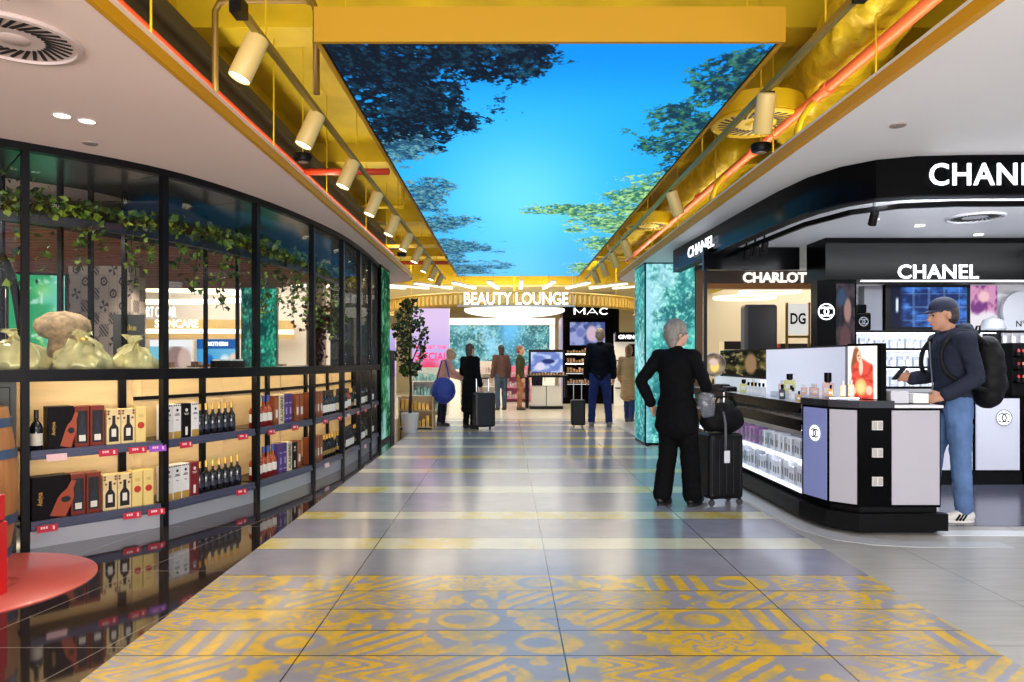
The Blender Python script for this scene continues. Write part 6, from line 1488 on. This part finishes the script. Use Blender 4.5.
for x in (-.14, .14):
    for y in (-.1, .1):
        wl = MB().tube([(x, y, .065), (x, y, .05)], .016, 8).build('castor', BLACK, t)
        MB().lathe([(.028, -.012), (.03, -.008), (.03, .008), (.028, .012)], 16, (x, y, .03), Matrix.Rotation(PI / 2, 3, 'X')).build('wheel', mat('wheel_grey', (60, 60, 64), .4), wl)
MB().box(.172, .178, -.02, .02, .2, .5).build('side_handle', CHROME, t)
t = thing('holdall', 'black soft holdall bag resting on top of the black suitcase', 'bag', (1.99, 6.58, .662), .22)
mb = MB(); mb.ball((0, 0, .14), .16, 16, None, (1.30, .72, .88)); mb.ball((.08, 0, .11), .13, 14, None, (1.1, .8, .85)); mb.ball((-.1, 0, .12), .12, 14, None, (1, .85, .95))
for v in mb.bm.verts: v.co.z = max(v.co.z, 0)
remeshed(mb, 'bag_body', mat('holdall_black', (10, 10, 12), .7, spec=.15), t, .012, 4, .010, 9)
MB().tube([(-.12, -.05, .24), (-.08, -.06, .33), (.06, -.06, .34), (.11, -.05, .25)], .011, 8).build('carry_handle', mat('holdall_black'), t, smooth=True)
MB().tube([(-.06, -.12, .2), (-.06, -.16, .1), (-.06, -.165, -.02), (-.06, -.165, -.14)], .012, 6).build('strap', mat('strap_grey', (80, 82, 88), .6), t, smooth=True)
mb = MB(); mb.obox((-.05, -.172, -.20), (.055, .004, .11)); mb.build('luggage_tag', mat('luggage_tag', (206, 208, 214), .5), t, bevel=.001, seg=1)['label'] = 'pale luggage tag'
t = thing('carrier_bag', 'clear plastic carrier bag with dark contents in the woman\'s hand', 'bag', (1.80, 6.42, .93), .3)
mb = MB(); mb.ball((0, 0, .0), .12, 14, None, (.75, .5, 1.05)); mb.ball((0, 0, .1), .07, 10, None, (.8, .5, 1.1))
for v in mb.bm.verts: v.co += Vector([mnoise.noise(v.co * 20 + Vector((k * 5, 0, 0))) * .025 for k in range(3)])
mb.build('plastic', mat('clear_plastic', (150, 154, 166), .15, alpha=.35, spec=.8), t, smooth=True)
mb = MB(); mb.box(-.05, .04, -.02, .03, -.09, .05); mb.build('contents', mat('bag_contents', (40, 38, 46), .5), t, bevel=.01)
MB().tube([(-.03, 0, .16), (-.02, 0, .21), (.02, 0, .21), (.03, 0, .16)], .006, 6).build('carry_loop', mat('strap_grey'), t, smooth=True)

# man in cap with backpack
Mn, MJ, mk = figure('man in dark hooded jacket, navy cap and jeans standing at the counter', (3.72, 5.95, 0), -PI / 2 - .05, 1.86,
    dict(neck=(0, -.02, 1.46), head=(0, -.075, 1.605), chest=(0, -.015, 1.30), sh_r=(-.18, -.01, 1.40), el_r=(-.24, .0, 1.13), wr_r=(-.16, -.24, 1.10), sh_l=(.18, .0, 1.40), el_l=(.24, .05, 1.12), wr_l=(.21, -.17, .98),
         an_l=(.09, .04, .085), kn_l=(.095, .01, .50), an_r=(-.10, -.13, .085), kn_r=(-.10, -.09, .50)),
    skin=(190, 140, 112), top=(40, 44, 58), bottom=(92, 120, 164), hair=(50, 42, 40), shoe=(226, 224, 218), voxel=.009, nod=.12, yaw=-.05, wr=.007, build=1.0,
    hands={'r': dict(d=(.2, -1, .25), up=(-1, 0, .3), side=(0, 0, 1), curl=1.0), 'l': dict(d=(-.1, -1, -.2), up=(.9, 0, .5), side=(-.2, 0, 1), curl=.8)})
JK = mat('cloth_40_44_58'); HMm = Matrix.Translation(MJ['head']) @ Matrix.Rotation(-.05, 4, 'Z') @ Matrix.Rotation(.12, 4, 'X'); hp = lambda x, y, z: HMm @ Vector((x, y, z)); H3 = HMm.to_3x3()
mb = MB(); limb(mb, [MJ['neck'] + Vector((-.09, -.03, -.01)), MJ['neck'] + Vector((-.08, .06, .02)), MJ['neck'] + Vector((0, .12, .03)), MJ['neck'] + Vector((.08, .06, .02)), MJ['neck'] + Vector((.09, -.03, -.01)), MJ['neck'] + Vector((.04, -.10, -.06))], [.04, .052, .062, .052, .042, .03])
mb.ball(MJ['neck'] + Vector((0, .14, -.02)), .09, 12, None, (1.1, .7, .9)); remeshed(mb, 'hood', JK, Mn, .010, 3, .007, 14)
CAP = mat('cap_navy', (28, 32, 56), .8)
mb = MB(); mb.ball(hp(0, .012, .055), .106, 18, H3, (.84, 1.0, .86)); 
for v in mb.bm.verts:
    q = HMm.inverted() @ v.co
    if q.z < .035: q.z = .035; v.co = HMm @ q
mb.build('cap', CAP, Mn, smooth=60)
mb = MB(); n = 12; top_ = []; 
for z in (.040, .048):
    for k in range(n + 1):
        q = PI + PI * k / n; top_.append(hp(.072 * math.cos(q), -.075 + .105 * math.sin(q), z - .02 * abs(math.cos(q)) * 0 - .012))
    for k in range(n + 1):
        q = 2 * PI - PI * k / n; top_.append(hp(.076 * math.cos(q), -.035 + .062 * math.sin(q), z))
L_n = 2 * (n + 1); mb._new(top_, [tuple(range(L_n)), tuple(range(2 * L_n - 1, L_n - 1, -1))] + [(k, (k + 1) % L_n, L_n + (k + 1) % L_n, L_n + k) for k in range(L_n)])
mb.build('cap_peak', CAP, Mn)
MB().tube([(.0, -.172, 1.40), (.0, -.165, 1.25), (0, -.15, 1.05), (0, -.145, .92)], .006, 6).build('zip', CHROME, Mn)
for s_, a in (('l', MJ['an_l']), ('r', MJ['an_r'])):
    for k in range(3):
        mb = MB(); x = a.x + (.043 if s_ == 'l' else -.043)
        mb.bar((x, a.y - .035 - .024 * k, a.z - .066), (x, a.y - .005 - .024 * k, a.z - .018), .010, .012); mb.build('shoe_stripe', BLACK, Mn)
t = thing('backpack', 'black rounded backpack worn on the back of the man in cap', 'backpack', (3.72, 5.95, 0), -PI / 2 - .05); t.scale = (mk, mk, mk)
mb = MB()
for z, r_, sx in ((.98, .13, 1.0), (1.08, .145, 1.05), (1.18, .15, 1.05), (1.28, .14, 1.0), (1.36, .11, .95)): mb.ball((0, .265, z), r_, 14, None, (sx, .85, .85))
mb.ball((0, .35, 1.07), .10, 12, None, (1.05, .6, 1.05)); remeshed(mb, 'pack', mat('pack_black', (12, 12, 14), .6, spec=.2), t, .012, 40, .006, 9)
for s_ in (-1, 1): MB().tube(bend([(s_ * .11, .20, 1.37), (s_ * .125, .06, 1.47), (s_ * .125, -.06, 1.44), (s_ * .135, -.155, 1.32), (s_ * .165, -.135, 1.16), (s_ * .195, .02, 1.06), (s_ * .13, .2, 1.02)]), .018, 8).build('shoulder_strap', mat('pack_black'), t, smooth=True)
MB().tube([(-.03, .19, 1.46), (-.02, .20, 1.52), (.02, .20, 1.52), (.03, .19, 1.46)], .008, 6).build('grab_loop', mat('pack_black'), t, smooth=True)
wr = MJ['wr_r']; q = Mn.matrix_basis @ (wr + Vector((.03, -.10, .05)))
t = thing('mobile_phone', 'dark mobile phone held up in the hand of the man in cap', 'phone', q, -PI / 2)
M = Matrix.Rotation(-.7, 3, 'X'); mb = MB(); mb.obox((0, 0, 0), (.075, .010, .15), M); mb.build('case', BLACK, t, bevel=.004); mb = MB(); mb.obox(M @ Vector((0, .0055, 0)), (.066, .001, .138), M); mb.build('glass', BLACKGLOSS, t)

# shoppers in the distance
figure('tall man in black jacket and blue jeans facing the make-up booth', (px(600, 426, 14.2).x, 14.2, 0), PI - .1, 1.97, dict(an_l=(.15, 0, .085), an_r=(-.16, .03, .085), kn_l=(.13, -.01, .5), kn_r=(-.13, 0, .5)), top=(16, 17, 24), bottom=(40, 52, 104), hair=(150, 126, 96), shoe=(120, 116, 110), build=1.08)
t = thing('cabin_suitcase', 'small black cabin suitcase standing by the tall man', 'suitcase', (1.40, 14.05, 0))
mb = MB(); mb.box(-.14, .14, -.1, .1, .05, .55); mb.build('shell', CASE, t, bevel=.03)
for x in (-.08, .08): MB().tube([(x, .07, .54), (x, .07, .95)], .008, 6).build('handle_tube', CHROME, t); MB().lathe([(.025, -.01), (.025, .01)], 10, (x, 0, .025), Matrix.Rotation(PI / 2, 3, 'Y')).build('wheel', BLACK, t)
MB().tube([(-.09, .07, .95), (.09, .07, .95)], .012, 6).build('handle_grip', BLACK, t)
figure('woman in beige coat walking right of the tall man', (px(629, 423, 15.2).x, 15.2, 0), PI - .5, 1.66, dict(an_l=(.1, -.16, .085), kn_l=(.09, -.12, .5), an_r=(-.1, .14, .12), kn_r=(-.09, .0, .5), wr_l=(.26, -.15, .95)), top=(190, 156, 110), bottom=(54, 70, 110), hair=(150, 104, 70), shoe=(60, 60, 80), hair_len=.12, coat=.35, top_name='coat')
figure('person in pink top leaning forward behind a big blue bag', (px(442, 426, 14.4).x, 14.4, 0), PI / 2 + .4, 1.62, dict(chest=(0, -.09, 1.28), neck=(0, -.15, 1.43), head=(0, -.22, 1.56), sh_r=(-.17, -.10, 1.38), sh_l=(.17, -.10, 1.38), el_r=(-.22, -.2, 1.16), wr_r=(-.18, -.42, 1.10), el_l=(.22, -.18, 1.14), wr_l=(.2, -.4, 1.05)), top=(214, 160, 140), bottom=(26, 28, 44), hair=(196, 150, 110), shoe=(60, 50, 46), hair_len=.1, top_name='top')
t = thing('shoulder_bag', 'large royal blue bag hanging at the pink topped person\'s side', 'bag', (px(443, 390, 14.0).x, 14.05, .46))
mb = MB(); mb.ball((0, 0, .27), .25, 16, None, (1.0, .55, 1.08)); remeshed(mb, 'bag_body', mat('bag_blue', (40, 62, 150), .6), t, .018, 4, .012, 7)
MB().tube([(-.12, 0, .5), (-.04, .12, .86), (.04, .12, .86), (.12, 0, .5)], .014, 6).build('carry_strap', mat('bag_blue'), t, smooth=True)
figure('person in long black coat with grey bag beside the blue bag', (px(470, 428, 13.9).x, 13.9, 0), PI / 2 + .9, 1.66, dict(el_l=(.27, -.05, 1.14), wr_l=(.2, -.25, 1.05)), top=(16, 16, 20), bottom=(14, 14, 18), hair=(84, 66, 50), shoe=(20, 20, 22), coat=.55, hair_len=.05, top_name='coat')
t = thing('trolley_case', 'large dark trolley case behind the person in long coat', 'suitcase', (px(484, 430, 13.7).x, 13.6, 0), .3)
mb = MB(); mb.box(-.2, .2, -.13, .13, .06, .72); mb.build('shell', mat('case_charcoal', (20, 21, 28), .4), t, bevel=.04)
for x in (-.12, .12): MB().tube([(x, .1, .7), (x, .1, .98)], .009, 6).build('handle_tube', CHROME, t); MB().lathe([(.03, -.012), (.03, .012)], 10, (x, 0, .03), Matrix.Rotation(PI / 2, 3, 'Y')).build('wheel', BLACK, t)
MB().tube([(-.13, .1, .98), (.13, .1, .98)], .013, 6).build('handle_grip', BLACK, t)
figure('shopper in brown top and long grey blue skirt near the lounge screen', (px(501, 410, 19).x, 19.0, 0), PI + .4, 1.74, top=(90, 66, 62), bottom=(70, 84, 104), hair=(50, 40, 40), coat=.0, hair_len=.1, shoe=(40, 40, 44), voxel=.018)
figure('shopper in dark green jacket and tan trousers near the lounge screen', (px(520, 410, 19).x, 19.0, 0), PI / 2, 1.72, top=(58, 62, 40), bottom=(150, 104, 70), hair=(140, 84, 60), shoe=(60, 50, 44), voxel=.018)
figure('distant person with dark hair standing behind the display table', (px(537, 402, 21.4).x, 21.4, 0), 0, 1.66, top=(34, 30, 40), bottom=(30, 30, 44), hair=(26, 22, 24), hair_len=.06, voxel=.018)
